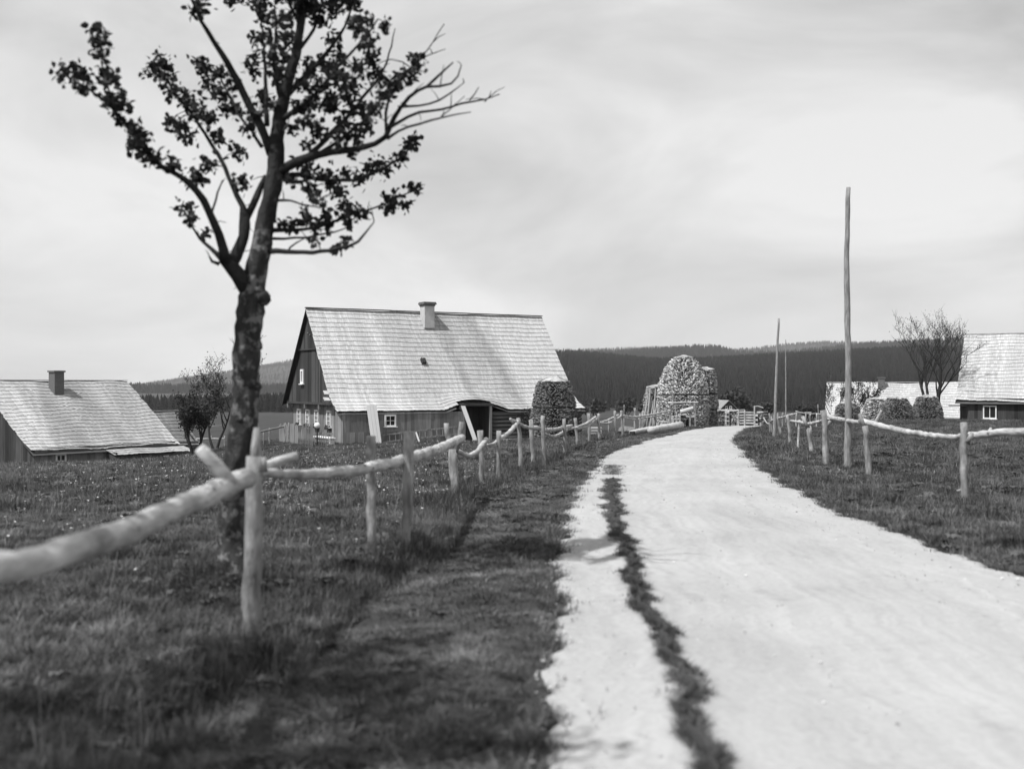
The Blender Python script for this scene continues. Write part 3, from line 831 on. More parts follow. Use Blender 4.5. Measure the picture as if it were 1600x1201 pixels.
# --- the large farmhouse in the middle
def big_house():
    Z0 = -1.68
    t = thing('farmhouse', (-9.74, 60.0, Z0), R(30), 'large timber farmhouse with steep pale shingle roof and dark boarded gable', 'farmhouse')
    RZ, EZ, YR = 7.66, 2.22, 4.13
    prof = [(YR, RZ), (0.55, 2.95), (0.12, 2.44), (-0.25, 2.13), (-1.22, 1.66)]
    back = [(YR, RZ - 0.03), (YR * 2 + 0.3, EZ - 0.2)]
    X0, X1 = -0.28, 15.85
    D0, D1 = 7.25, 9.35
    def lift(x, s, tot):
        c = (D0 + D1) / 2; u = abs(x - c) / 2.1
        b = max(0.0, 1 - u ** 2.0) ** 1.1 if u < 1 else 0.0
        q = max(0.0, min(1.0, (s - (tot - 2.3)) / 1.9)); q = q * q * (3 - 2 * q)
        return 0.44 * b * q
    def skip(x, s, tot): return D0 - 0.15 < x < D1 and s > tot - 0.45
    ms = shingle_mat('silver_shingles_main', 0.46, [(5.0, 9.4, 0.85, 0.10, 0.12), (9.4, 12.8, 0.80, 0.25, 0.15), (12.4, 13.6, 0.84, 0.32, 0.25), (6.6, 7.6, 0.93, 0.2, 0.3), (3.2, 4.6, 1.05, 0.0, 0.3)])
    shingle_roof(t, prof, X0, X1, 0.345, 0.13, ms, 3, lift, skip, 0.018, 0.34)
    roof_deck(t, prof, back, X0, X1, M['board'], lift, skip)
    # ridge boards, verge boards
    m = MB()
    for i in range(6):
        a = X0 + (X1 - X0) * i / 6; b = X0 + (X1 - X0) * (i + 1) / 6
        m.box(((a + b) / 2, YR - 0.02, RZ + 0.05 + 0.008 * (i % 2)), (b - a + 0.02, 0.26, 0.05))
    m.build('ridge_board', M['board'], t)
    for xx in (X0 + 0.03, X1 - 0.03):
        m = MB()
        m.plank((xx, YR, RZ - 0.10), (xx, 0.0, 2.22), 0.2, 0.05, (0, 1, 0.75)); m.plank((xx, YR, RZ - 0.10), (xx, YR * 2 + 0.28, EZ - 0.3), 0.2, 0.05, (0, -1, 0.75))
        m.build('verge_board', M['board'], t)
    # small slipped pieces at the foot of the left verge
    m = MB(); m.box((-0.42, 0.18, 2.42), (0.36, 0.3, 0.05), Matrix.Rotation(R(35), 3, 'X')); m.box((-0.38, 0.38, 2.78), (0.3, 0.3, 0.05), Matrix.Rotation(R(40), 3, 'X'))
    m.build('verge_patch', M['slab'], t)
    rnd = random.Random(4)
    # upper gable boards, jettied over the living room wall
    def rl(off): return lambda x: min(RZ - 0.22 - abs((x + off) - YR) * 1.30, 99)
    m = MB(); board_wall(m, (0, 8.2), (0, 0.06), 2.2, lambda x: min(5.33, rl(0)(8.2 - x)), 0.22, 0.03, rnd)
    m.build('gable_boards', M['board'], t, kind='stuff')
    m = MB(); board_wall(m, (-0.05, 8.2), (-0.05, 0.06), 5.3, lambda x: rl(0)(8.2 - x), 0.2, 0.03, rnd)
    m.build('gable_top_boards', M['board'], t, kind='stuff')
    m = MB(); m.box2((-0.09, 2.3, 5.24), (0.04, 5.95, 5.32)); m.build('gable_beam', M['board'], t)
    m = MB(); m.box2((-0.06, 0.0, 2.08), (0.10, 8.25, 2.2)); m.box2((0.1, 0.1, 2.1), (0.42, 8.2, 2.16)); m.build('jetty_beam', M['board'], t)
    for yy in (0.15, 2.6, 5.0, 8.1):
        m = MB(); m.box2((-0.05, yy - 0.06, 1.82), (0.06, yy + 0.06, 2.08)); m.build('bracket', M['board_light'], t)
    for k in range(2):
        m = MB(); m.box((-0.09, 4.25 - 0.35 * k, 6.25 - 0.12 * k), (0.06, 0.1, 0.05)); m.build('gable_peg', M['board_light'], t)
    # living room wall below
    m = MB(); board_wall(m, (0.32, 8.1), (0.32, 0.0), -0.15, lambda x: 2.12, 0.28, 0.04, rnd); m.build('lower_wall', M['board_light'], t, kind='stuff')
    for yy in (1.75, 3.75, 5.3, 6.85):
        w = window(t, (0.30, yy, 1.28), (0, 1, 0), (-1, 0, 0), 0.66, 0.95, (1, 2), 0.09)
        fb = MB(); fb.box((0.18, yy, 0.72), (0.14, 0.6, 0.12)); 
        rr = random.Random(int(yy * 10))
        for _ in range(26):
            fb.box((0.17 + rr.uniform(-.07, .05), yy + rr.uniform(-.3, .3), 0.82 + rr.uniform(-.06, .1)), (0.05, 0.05, 0.05), Matrix.Rotation(rr.uniform(0, 3), 3, 'X'))
        fb.build('flower_box', M['shrub'], w)
    window(t, (-0.015, 5.4, 3.7), (0, 1, 0), (-1, 0, 0), 0.52, 0.86, (1, 0), 0.12)
    # front wall: boards to the doorway, dark logs beyond
    m = MB(); board_wall(m, (0.0, 0.0), (0.0, -1.12), -0.2, lambda x: 2.05 - 0.42 * x, 0.2, 0.03, rnd); board_wall(m, (0.0, -1.1), (7.35, -1.1), -0.25, lambda x: 1.68, 0.2, 0.03, rnd, zj=0.05)
    m.build('front_boards', M['board_light'], t, kind='stuff')
    m = MB(); board_wall(m, (-0.0, -1.13), (7.2, -1.13), -0.25, lambda x: 0.62, 0.17, 0.02, rnd); m.build('skirting_boards', M['board_light'], t, kind='stuff')
    m = MB()
    for k in range(8):
        z = -0.1 + 0.23 * k; m.tube([(9.3, -0.98, z), (12, -0.985, z), (15.5, -0.98, z)], [0.125] * 3, 8)
    for k in range(8):
        z = -0.02 + 0.23 * k; m.tube([(15.45, -1.1, z), (15.45, 3, z), (15.45, 8.2, z)], [0.125] * 3, 8)
    m.build('log_wall', M['logwall'], t, smooth=True, kind='stuff')
    m = MB(); board_wall(m, (15.6, 0.0), (15.6, 8.2), 1.7, lambda x: min(9, RZ - 0.22 - abs(x - YR) * 1.30), 0.22, 0.03, rnd); m.build('far_gable_boards', M['board'], t, kind='stuff')
    m = MB(); board_wall(m, (15.5, 8.1), (0.3, 8.1), -0.4, lambda x: 2.0, 0.25, 0.03, rnd); m.build('rear_wall', M['board'], t, kind='stuff')
    # doorway recess
    m = MB(); m.box2((7.4, 0.35, -0.15), (9.2, 0.42, 2.1)); m.box2((7.33, -1.0, -0.15), (7.40, 0.4, 2.1)); m.box2((9.2, -1.0, -0.15), (9.27, 0.4, 2.1)); m.box2((7.3, -1.0, 2.06), (9.3, 0.4, 2.12))
    m.build('doorway', M['board'], t)
    m = MB()
    for k in range(4): m.box2((7.85 + 0.22 * k, 0.28, -0.05), (7.85 + 0.22 * k + 0.21, 0.33, 1.85))
    m.build('door', M['board'], t)
    for xx in (7.42, 9.17):
        m = MB(); m.box((xx, -1.08, 0.98), (0.14, 0.14, 2.3)); m.build('door_post', M['board_light'], t)
    m = MB(); m.box((8.3, -1.1, 2.05), (2.1, 0.12, 0.14)); m.build('lintel', M['board'], t)
    window(t, (2.78, -1.145, 1.22), (1, 0, 0), (0, -1, 0), 0.66, 0.64, (1, 1), 0.07)
    m = MB(); m.box((11.2, -1.45, -0.02), (3.4, 0.45, 0.12)); m.build('step', M['slab'], t)
    # chimney
    ch = MB(); ch.box((7.3, 3.55, 7.35), (0.66, 0.66, 1.35)); c = ch.build('chimney', M['plaster'], t)
    cp = MB(); cp.box((7.3, 3.55, 8.07), (0.74, 0.74, 0.09)); cp.box((7.3, 3.55, 8.16), (0.86, 0.86, 0.09)); cp.box((7.3, 3.55, 8.235), (0.80, 0.80, 0.06)); cp.build('chimney_cap', M['brick'], c)
    # roof vent
    yy, zz, ny, nz = prof_at(prof, 3.9)
    m = MB(); rot = Matrix.Rotation(-math.atan2(-ny, nz) * -1, 3, 'X')
    rot = Matrix.Rotation(R(52), 3, 'X')
    for q in (-0.11, 0.11): m.box((6.15 + q, yy + ny * 0.12, zz + nz * 0.12), (0.04, 0.36, 0.2), rot)
    m.box((6.15, yy + ny * 0.20, zz + nz * 0.20), (0.10, 0.34, 0.03), rot); m.box((6.15, yy + ny * 0.07, zz + nz * 0.07), (0.26, 0.4, 0.04), rot)
    m.build('roof_vent', M['iron'], t)
    return t, Z0
HOUSE, HZ = big_house()
def HL(x, y, z):
    """farmhouse coordinates to the world"""
    c, s = math.cos(R(30)), math.sin(R(30))
    return Vector((-9.74 + c * x - s * y, 60 + s * x + c * y, HZ + z))

def small_house(name, loc, rz, L_, half, ridge, eave, wall, base_mat, label, seed, windows=(), chim=None, flare=0.5, expo=0.33, chim_mat='brick', wall_mat='board_light', lower=None, thick_boards=True, width=0.14, ragged=0.0, patches=()):
    t = thing(name, loc, rz, label, 'house'); rnd = random.Random(seed)
    rise = ridge - eave
    prof = [(half, ridge), (0.7, eave + rise * 0.7 / half * 1.02), (0.0, eave + 0.02), (-0.02, eave)]
    prof = [(half, ridge), (0.9, eave + rise * 0.13), (0.0, eave)]
    back = [(half, ridge - 0.03), (2 * half, eave)]
    ms = shingle_mat(name + '_shingles', base_mat, patches)
    shingle_roof(t, prof, -0.2, L_ + 0.2, expo, width, ms, seed, None, None, 0.05, expo, ragged=ragged)
    roof_deck(t, prof, back, -0.2, L_ + 0.2, M['board'])
    if lower:
        a, b, dy, dz = lower
        shingle_roof(t, [(0.25, eave + 0.02), (-dy, eave - dz)], a, b, expo, width, ms, seed + 1, None, None, 0.02, expo * 0.9, ragged=ragged)
        m = MB(); m.box2((a + 0.15, -dy + 0.25, wall - 0.8), (b - 0.15, -dy + 0.3, eave - dz)); m.box2((a + 0.1, -dy + 0.25, wall - .8), (a + 0.16, 0.3, eave - 0.1)); m.build('lean_to_wall', M['board'], t)
    m = MB(); board_wall(m, (0.1, 0.35), (L_ - 0.1, 0.35), wall - 0.9, lambda x: eave + 0.3, 0.2, 0.03, rnd); board_wall(m, (L_ - 0.1, 2 * half - 0.3), (0.1, 2 * half - 0.3), wall - 0.9, lambda x: eave + .2, 0.25, 0.03, rnd)
    m.build('wall_boards', M[wall_mat], t, kind='stuff')
    m = MB()
    g = lambda x: ridge - 0.2 - abs(x + 0.35 - half) * rise / half
    board_wall(m, (0.1, 2 * half - 0.35), (0.1, 0.35), wall - 0.9, lambda x: g(2 * half - 0.7 - x), 0.22, 0.03, rnd); board_wall(m, (L_ - 0.1, 0.35), (L_ - 0.1, 2 * half - 0.35), wall - 0.9, g, 0.22, 0.03, rnd)
    m.build('gable_boards', M['board'], t, kind='stuff')
    m = MB(); m.box((L_ / 2, half, ridge + 0.03), (L_ + 0.4, 0.2, 0.04)); m.build('ridge_board', M['slab'], t)
    for (c, u, n, w, h, bars) in windows: window(t, c, u, n, w, h, bars, 0.07)
    if chim:
        x, y, zt, w = chim
        c = MB(); c.box((x, y, zt - 0.7), (w, w, 1.4)); cc = c.build('chimney', M[chim_mat], t)
        c = MB(); c.box((x, y, zt + 0.03), (w + 0.12, w + 0.12, 0.1)); c.build('chimney_cap', M['brick'], cc)
    return t

# left farmhouse: ridge along 55 degrees
LE = -2.25
LHO = (-25.8 , 59.1, -2.9)
left_house = small_house('farm_cottage', LHO, R(55), 9.44, 5.6, 1.78 + 2.9, LE + 2.9, 0.0, 0.44, 'low cottage with sagging pale shingle roof and dark brick chimney at the picture edge', 21,
    windows=[((1.6, 0.30, 0.36), (1, 0, 0), (0, -1, 0), 0.62, 0.42, (1, 0)), ((7.9, -0.62, 0.05), (1, 0, 0), (0, -1, 0), 0.4, 0.3, (1, 0))], chim=(4.15, 4.75, 5.2, 0.62), lower=(4.4, 9.9, 0.9, 0.34), ragged=0.12, width=0.15,
    patches=[(1.2, 8.6, 0.78, -0.5, 0.12), (3.0, 4.4, 0.85, 0.3, 0.4), (6.0, 7.2, 0.85, 0.2, 0.4)])
small_house('shed', (-23.2, 71.5, -3.4), R(55), 3.6, 2.9, 3.1, 0.8, 0.0, 0.20, 'small shed with darker shingle roof behind the low cottage', 31, ragged=0.15)
# right hand farmhouse at the edge, and the long barn behind
small_house('barn', (28.0 - 0.309 * 5.0 - 0.3, 95 - 0.951 * 5.0, -1.65), R(-18), 11.4, 5.0, 1.72 + 1.65, -1.45 + 1.65, 0.0, 0.42, 'long low barn with pale shingle roof behind the wood stacks', 41, chim=(4.3, 4.3, 3.75, 0.55), width=0.22, ragged=0.08, expo=0.36)
small_house('roadside_house', (28.95, 70.7, -0.95), R(-30), 12.0, 5.0, 4.99 + 0.95, 0.36 + 0.95, 0.0, 0.43, 'tall shingled farmhouse cut by the picture edge behind the field', 51,
    windows=[((1.9, 0.30, 0.72), (1, 0, 0), (0, -1, 0), 0.8, 0.85, (1, 0))], ragged=0.03, wall_mat='board', patches=[(0.5, 3.0, 0.93, 0.2, 0.3)])
def eave_plank():
    t = MB((28.0, 70.2, 0.2)); a = P(1483, 633, 70.0); b = P(1515, 633, 71.0)
    t.plank(a, b, 0.5, 0.06, (0.2, 1, 0)); o = t.build('eave_shelf', M['board'], None, label='thin dark plank shelf projecting from the tall house corner', cat='plank'); o.location = (28.0, 70.2, 0.2)
eave_plank()
# far gabled house in the valley
def far_house():
    loc = P(1128.5, 649, 150); t = thing('valley_house', (loc.x, 150, loc.z), R(12), 'small gabled house with two windows far down the valley', 'house')
    W, H, RZ = 4.6, 2.2, 4.3; t.scale = (.46, .46, .5)
    for s in (-1, 1):
        m = MB(); m.hexa([(0 - .4 if s < 0 else -.4, -6, RZ), (-.4, -6, RZ + .12), (-.4, 6, RZ + .12), (-.4, 6, RZ), (-.4 + s * (W / 2 + .5), -6, H - .35), (-.4 + s * (W / 2 + .5), -6, H - .23), (-.4 + s * (W / 2 + .5), 6, H - .23), (-.4 + s * (W / 2 + .5), 6, H - .35)]); m.build('roof_slope', M['post'], t)
    m = MB(); m.add([(-.4 - W / 2, -5.6, -1), (-.4 + W / 2, -5.6, -1), (-.4 + W / 2, -5.6, H), (-.4, -5.6, RZ), (-.4 - W / 2, -5.6, H), (-.4 - W / 2, 5.6, -1), (-.4 + W / 2, 5.6, -1), (-.4 + W / 2, 5.6, H), (-.4, 5.6, RZ), (-.4 - W / 2, 5.6, H)],
          [(0, 1, 2, 3, 4), (9, 8, 7, 6, 5), (0, 4, 9, 5), (1, 6, 7, 2)]); m.build('walls', M['board'], t)
    for q in (-0.65, 0.65): window(t, (-.4 + q, -5.61, 2.35), (1, 0, 0), (0, -1, 0), 0.75, 0.85, (1, 0), 0.12)
    m = MB(); m.box((-0.4, -6.0, 0.9), (4.6, 0.8, 0.12)); 
    for q in (-2.4, -0.9, 0.7, 1.8): m.box((-0.4 + q, -6.3, 0.3), (0.14, 0.14, 1.3))
    m.build('porch', M['post'], t)
far_house()

# ------------------------------------------------------------------ things leaning on the farmhouse
def house_props():
    m0 = HL(1.7, -1.9, 0); t = thing('leaning_planks', m0, R(30), 'bundle of fresh white planks leaning on the farmhouse eave', 'planks')
    for k in range(3):
        m = MB(); m.plank((-0.22 + 0.2 * k, 0.02 * k, -0.15), (-0.30 + 0.2 * k, 0.62, 2.12 + 0.03 * (k % 2)), 0.19, 0.03, (1, 0, 0)); m.build('plank', M['plank_new'], t)
    m0 = HL(7.75, -1.95, 0); t = thing('leaning_board', m0, R(30), 'single pale board leaning beside the farmhouse doorway', 'board')
    m = MB(); m.plank((0, 0, -0.1), (-0.52, 0.62, 2.0), 0.26, 0.035, (1, 0, 0)); m.build('plank', M['plank_new'], t)
    m0 = HL(2.1, -1.42, 0.05); t = thing('ladder', m0, R(30), 'wooden ladder lying on its side along the farmhouse wall', 'ladder')
    a, b = Vector((0, 0, 0)), Vector((4.7, 0, 0.35)); h = Vector((0, 0.06, 0.42))
    m = MB(); m.plank(a + h * 0.9, b + h, 0.07, 0.05, (0, 0, 1)); m.build('ladder_rail', M['post'], t)
    m = MB(); m.plank(a, b, 0.07, 0.05, (0, 0, 1)); m.build('ladder_rail', M['post'], t)
    for k in range(13):
        q = a + (b - a) * ((k + 0.5) / 13); m = MB(); m.tube([q, q + h * 0.95], [0.02, 0.02], 6); m.build('rung', M['board_light'], t)
    m0 = HL(4.35, -1.5, 0); t = thing('prop_stick', m0, R(30), 'short white stick propped against the lying ladder', 'stick')
    m = MB(); m.plank((0, -0.1, 0), (-0.12, 0.14, 0.6), 0.09, 0.03, (1, 0, 0)); m.build('plank', M['white'], t)
    # garden enclosure at the gable
    def garden(name, label, pts, h, mat, gap, w, seed, cat='fence', rails=True):
        t = thing(name, HL(*pts[0]), R(30), label, cat); r_ = random.Random(seed)
        o = Vector(pts[0])
        for a, b in zip(pts[:-1], pts[1:]):
            a, b = Vector(a) - o, Vector(b) - o; L_ = (b - a).length; d = (b - a) / L_; n = int(L_ / (w + gap))
            for k in range(n):
                q = a + d * ((k + 0.5) * L_ / n); m = MB(); hh = h * r_.uniform(0.9, 1.07)
                m.plank(q + Vector((0, 0, -0.2)), q + Vector((r_.uniform(-.02, .02), 0, hh)), w * r_.uniform(.85, 1.1), 0.025, d); m.build('board' if w > 0.08 else 'picket', M[mat], t)
            nrm = Vector((d.y, -d.x, 0)) * -0.04
            for z in (0.25, h * 0.8):
                m = MB(); m.plank(a + nrm + Vector((0, 0, z)), b + nrm + Vector((0, 0, z)), 0.07, 0.03, (0, 0, 1)); m.build('fence_rail', M[mat], t)
    def lz(x, y): q = HL(x, y, 0); return g1(q.x, q.y) - HZ
    garden('board_fence', 'grey close boarded garden fence at the foot of the farmhouse gable', [(-1.7, 4.6, lz(-1.7, 4.6)), (-1.7, 1.2, lz(-1.7, 1.2))], 1.05, 'board_light', 0.01, 0.2, 3)
    garden('picket_gate', 'open slatted garden gate with a diagonal brace by the gable windows', [(-1.7, 1.1, lz(-1.7, 1.1)), (-1.7, -1.2, lz(-1.7, -1.2))], 1.1, 'board_light', 0.14, 0.05, 4, 'gate')
    garden('wire_fence', 'thin picket fence in front of the gable windows', [(-1.7, -1.25, lz(-1.7, -1.2)), (-1.7, -4.0, lz(-1.7, -4.0))], 0.8, 'board_light', 0.3, 0.035, 5)
    t = thing('globe_post', HL(-1.9, -2.35, lz(-1.9, -2.35)), 0, 'dark garden post topped with a white globe', 'garden post')
    m = MB(); m.tube([(0, 0, -0.1), (0, 0, 0.95)], [0.045, 0.04], 8); m.build('post', M['iron'], t)
    bm = bmesh.new(); bmesh.ops.create_uvsphere(bm, u_segments=14, v_segments=10, radius=0.16, matrix=Matrix.Translation((0, 0, 1.08)))
    me = bpy.data.meshes.new('globe'); bm.to_mesh(me); bm.free(); me.materials.append(M['white']); new_obj('globe', me, t)
    t = thing('white_bench', HL(-0.75, -0.3, lz(-.75, -.3)), R(30), 'low white bench under the gable windows', 'bench')
    m = MB(); m.box((0, 0, 0.36), (0.35, 2.6, 0.06)); m.build('seat', M['white'], t)
    for q in (-1.15, 1.15): m = MB(); m.box((0, q, 0.12), (0.28, 0.08, 0.44)); m.build('leg', M['white'], t)
    m = MB(); m.box((0.1, 0, 0.17), (0.04, 2.2, 0.3)); m.build('panel', M['white'], t)
house_props()

# ------------------------------------------------------------------ stacks of split firewood
def lathe(m, prof, n, ex=1.0, ey=1.0):
    vs, fs = [], []
    for z, r in prof:
        for j in range(n): a = 2 * math.pi * j / n; vs.append((r * ex * math.cos(a), r * ey * math.sin(a), z))
    for i in range(len(prof) - 1):
        for j in range(n): a, b = i * n + j, i * n + (j + 1) % n; fs.append((a, b, b + n, a + n))
    fs.append(tuple(range((len(prof) - 1) * n, len(prof) * n))); m.add(vs, fs)

def wood_stack(name, loc, prof, label, mat='billet', size=0.11, ex=1.0, ey=1.0, seed=1, rz=0.0, bands=(), cap=0.0, tilt_at=99.0, group='stacks of split firewood'):
    """prof [(z, r)...]; billets lie radially with their ends showing, the top roofed with slabs"""
    t = thing(name, loc, rz, label, 'wood stack', group); rs = np.random.RandomState(seed)
    m = MB(); lathe(m, [(z, max(r - 0.16, 0.02)) for z, r in prof], 28, ex, ey); m.build('shade_core', M['shade_core'], t)
    zs = [p[0] for p in prof]; rr = [p[1] for p in prof]; V, Fq = [], []
    z = zs[0] + size * 0.5; b = 0
    tpl = np.array([(-1, 0, -1), (1, 0, -1), (1, 0, 1), (-1, 0, 1), (-1, 1, -1), (1, 1, -1), (1, 1, 1), (-1, 1, 1)], float)
    fc = np.array([(4, 7, 6, 5), (0, 4, 5, 1), (1, 5, 6, 2), (2, 6, 7, 3), (3, 7, 4, 0)])
    sz0 = size
    while z < zs[-1] - size * 0.2:
        size = sz0 * (1.3 if z > tilt_at else 1.0)
        r0 = np.interp(z, zs, rr); r = r0; skip_band = any(abs(z - q) < size * 0.55 for q in bands)
        if not skip_band:
            n = max(4, int(2 * math.pi * r * max(ex, ey) / (size * 1.02)))
            a0 = rs.rand()
            for k in range(n):
                a = 2 * math.pi * (k + a0 + rs.uniform(-.28, .28)) / n
                c, s = math.cos(a), math.sin(a); r = r0 * (1 + .022 * math.sin(3 * a + seed) + .014 * math.sin(5 * a + 2.1 * z + seed) + .012 * math.sin(9 * a - 3 * z))
                hw, hh = size * 0.5 * rs.uniform(.5, 1.05), size * 0.5 * rs.uniform(.5, 1.05)
                q = tpl.copy(); q[:, 0] *= hw; q[:, 2] *= hh
                pr = rs.rand(4, 2) * 0.9; q[[0, 1, 2, 3], 0] *= pr[:, 0] * 0.6 + 0.5; q[[4, 5, 6, 7], 0] *= pr[:, 0] * 0.6 + 0.5
                q[[0, 1, 2, 3], 2] *= pr[:, 1] * 0.6 + 0.5; q[[4, 5, 6, 7], 2] *= pr[:, 1] * 0.6 + 0.5
                ln = 0.30; pro = rs.uniform(-.05, .05)
                q[:, 1] = q[:, 1] * ln + pro - ln
                ro = rs.uniform(-.8, .8); cr, sr = math.cos(ro), math.sin(ro); x_, z_ = q[:, 0] * cr - q[:, 2] * sr, q[:, 0] * sr + q[:, 2] * cr
                tl = rs.uniform(-.1, .1) + (0.35 if z > tilt_at else 0.0)
                rad = q[:, 1] * math.cos(tl); zz = z_ + q[:, 1] * -math.sin(tl) * -1
                X = (r + rad) * c * ex - x_ * s; Y = (r + rad) * s * ey + x_ * c
                V.append(np.stack([X, Y, z + rs.uniform(-.02, .02) + zz], 1)); Fq.append(fc + b); b += 8
        z += size * 0.92
    me = np_mesh('billets', np.concatenate(V), np.concatenate(Fq), M[mat]); new_obj('billets', me, t, kind='stuff')
    for q in bands:
        r = np.interp(q, zs, rr); m = MB(); n = 26
        m.tube([((r - .04) * ex * math.cos(6.283 * k / n), (r - .04) * ey * math.sin(6.283 * k / n), q) for k in range(n + 1)], [0.025] * (n + 1), 5, cap=False); m.build('band', M['board'], t)
    # roofing slabs
    rt = rr[-1]; zt = zs[-1]; m = MB(); n = max(14, int(rt * 26))
    for k in range(n):
        a = 6.283 * (k + rs.rand() * .5) / n; c, s = math.cos(a), math.sin(a); o = rt + rs.uniform(-.02, .10)
        m.plank((c * 0.05 * ex, s * .05 * ey, zt + cap + rs.uniform(0, .05)), (c * o * ex, s * o * ey, zt - 0.04 + rs.uniform(-.03, .05)), 2 * math.pi * rt / n * rs.uniform(.8, 1.2) , 0.05, (-s, c, 0))
    m.build('top_slabs', M['slab'], t, kind='stuff')
    return t

def gl(x, y): return (x, y, g1(x, y))
sx = (866 - 800) / F * 52.0
wood_stack('firewood_stack', gl(sx, 52.0), [(-.1, 1.12), (.5, 1.14), (1.0, 1.12), (1.6, 1.04), (2.2, .92), (2.55, .82), (2.72, .70)], 'rounded dark firewood stack beside the farmhouse end', 'billet_d', 0.07, seed=5, bands=(0.72, 1.5), cap=0.22)
bx_ = (1068 - 800) / F * 60
wood_stack('firewood_stack', gl(bx_, 60.0), [(-.1, 1.34), (1.9, 1.34), (2.4, 1.27), (2.75, 1.17), (3.2, 1.0), (3.5, .86), (3.75, .66), (3.93, .42)], 'tallest firewood stack with a domed top by the road', 'billet_l', 0.075, seed=6, bands=(1.86,), cap=0.06, tilt_at=2.0, ex=1.06)
wood_stack('firewood_stack', gl((1103 - 800) / F * 60.3, 60.5), [(-.1, .70), (1.4, .70), (2.4, .66), (2.95, .58), (3.22, .46)], 'narrow firewood stack built against the shoulder of the tallest one', 'billet', 0.082, seed=7, bands=(1.0, 1.86), cap=0.08)
wood_stack('firewood_stack', gl((1025 - 800) / F * 64, 64.0), [(-.3, .80), (1.2, .78), (2.0, .70), (2.6, .55)], 'grey firewood stack with long poles leaning on it', 'billet', 0.082, seed=8, cap=0.08)
for i, (px, d, w, zt, mt, lab) in enumerate([(1324, 66, .76, 1.18, 'billet_d', 'low round firewood stack half hidden behind the tall pole'), (1368, 68, .84, 1.42, 'billet_l', 'pale firewood stack between two dark ones before the barn'),
                                           (1401, 66, .94, 1.40, 'billet_d', 'wide dark flat topped firewood stack before the barn'), (1449, 67, .92, 1.52, 'billet_d', 'dark firewood stack under the bare tree')]):
    wood_stack('firewood_stack', gl((px - 800) / F * d, d), [(-.2, w), (.4, w * .98), (.9, w * .9), (zt - .1, w * .66), (zt, w * .54)], lab, mt, 0.072, seed=20 + i, cap=0.06)

def crib(name, c, w, dpt, h, label, seed, rz=0.0, mat='billet_l', fill=True):
    """billets laid crosswise in layers"""
    t = thing(name, c, rz, label, 'wood pile', 'low piles of split firewood'); r_ = random.Random(seed); n = int(h / 0.115)
    m = MB(); m.box((0, 0.02, n * .0575), (w - .14, dpt - .2, n * .115 - .06)); m.build('shade_core', M['shade_core'], t)
    for i in range(n):
        z = 0.06 + i * 0.115
        for s in (-1, 0, 1):
            m = MB(); q = s * (dpt / 2 - 0.06) if i % 2 == 0 else s * (w / 2 - 0.06)
            if i % 2 == 0: m.plank((-w / 2 * r_.uniform(.93, 1.05), q, z), (w / 2 * r_.uniform(.93, 1.05), q, z + r_.uniform(-.01, .01)), 0.10, 0.10 * r_.uniform(.7, 1), (0, 1, r_.uniform(-.2, .2)))
            else: m.plank((q, -dpt / 2, z), (q, dpt / 2, z), 0.10, 0.10, (1, 0, r_.uniform(-.2, .2)))
            m.build('billet', M['plank_new'] if i % 2 == 0 else M[mat], t)
    return t

def wall_pile(name, a, b, h, label, seed, mat='billet', thick=0.5, size=0.1):
    """straight firewood wall, ends towards the road"""
    a, b = Vector(a), Vector(b); t = thing(name, a, 0, label, 'wood pile', 'low piles of split firewood'); rs = np.random.RandomState(seed)
    L_ = (b - a).length; d = (b - a) / L_; n = Vector((d.y, -d.x, 0)).normalized(); m = MB(); x = 0.0
    m.box2((0, 0, 0), (0.001, 0.001, 0.001))
    shade_core = MB(); shade_core.hexa([n * -.1, d * L_ + n * -.1, d * L_ + n * -thick, n * -thick] + [q + Vector((0, 0, h - .08)) for q in (n * -.1, d * L_ + n * -.1, d * L_ + n * -thick, n * -thick)]); shade_core.build('shade_core', M['shade_core'], t)
    m = MB(); z = 0.03
    while z < h:
        x = rs.uniform(0, .05)
        while x < L_:
            w = size * rs.uniform(.6, 1.1); q = d * (x + w / 2) + Vector((0, 0, z + rs.uniform(-.02, .02))); pr = rs.uniform(-.05, .04)
            m.plank(q + n * pr, q - n * (thick + rs.uniform(-.05, .05)), w * .92, size * rs.uniform(.5, .9), d + Vector((0, 0, rs.uniform(-.5, .5)))); x += w
        z += size * .88
    m.build('billets', M[mat], t, kind='stuff')
    m = MB()
    x = 0
    while x < L_:
        w = rs.uniform(.12, .22); q = d * (x + w / 2) + Vector((0, 0, h + .03 + rs.uniform(0, .04))); m.plank(q + n * .08, q - n * (thick + .1), w, .06, d + Vector((0, 0, rs.uniform(-.15, .15)))); x += w
    m.build('top_slabs', M['slab'], t, kind='stuff')

p = P(1056, 662, 57.5); crib('firewood_crib', (p.x, 57.5, g1(p.x, 57.5)), 0.46, 0.5, 0.78, 'pale crosswise firewood pile under the trestle posts', 1)
p = P(1038, 664, 57.8); crib('firewood_crib', (p.x, 57.8, g1(p.x, 57.8)), 0.36, 0.5, 0.52, 'small crosswise firewood pile by the leaning poles', 2)
p = P(1136, 664, 58.6); crib('firewood_crib', (p.x, 58.6, g1(p.x, 58.6)), 0.18, 0.4, 0.84, 'narrow crosswise end column of the low firewood wall', 3)
p = P(1181, 664, 57.6); crib('firewood_crib', (p.x, 57.6, g1(p.x, 57.6)), 0.13, 0.4, 0.62, 'narrow crosswise end column right of the slatted gate', 4)
def gp(px, d): x = (px - 800) / F * d; return Vector((x, d, g1(x, d)))
wall_pile('firewood_wall', gp(1122, 59.2), gp(1134, 58.8), 0.82, 'short firewood wall at the foot of the tall stacks', 5, 'billet_d')
wall_pile('firewood_wall', gp(1138, 58.6), gp(1154, 58.2), 0.78, 'low firewood wall left of the slatted gate', 6)
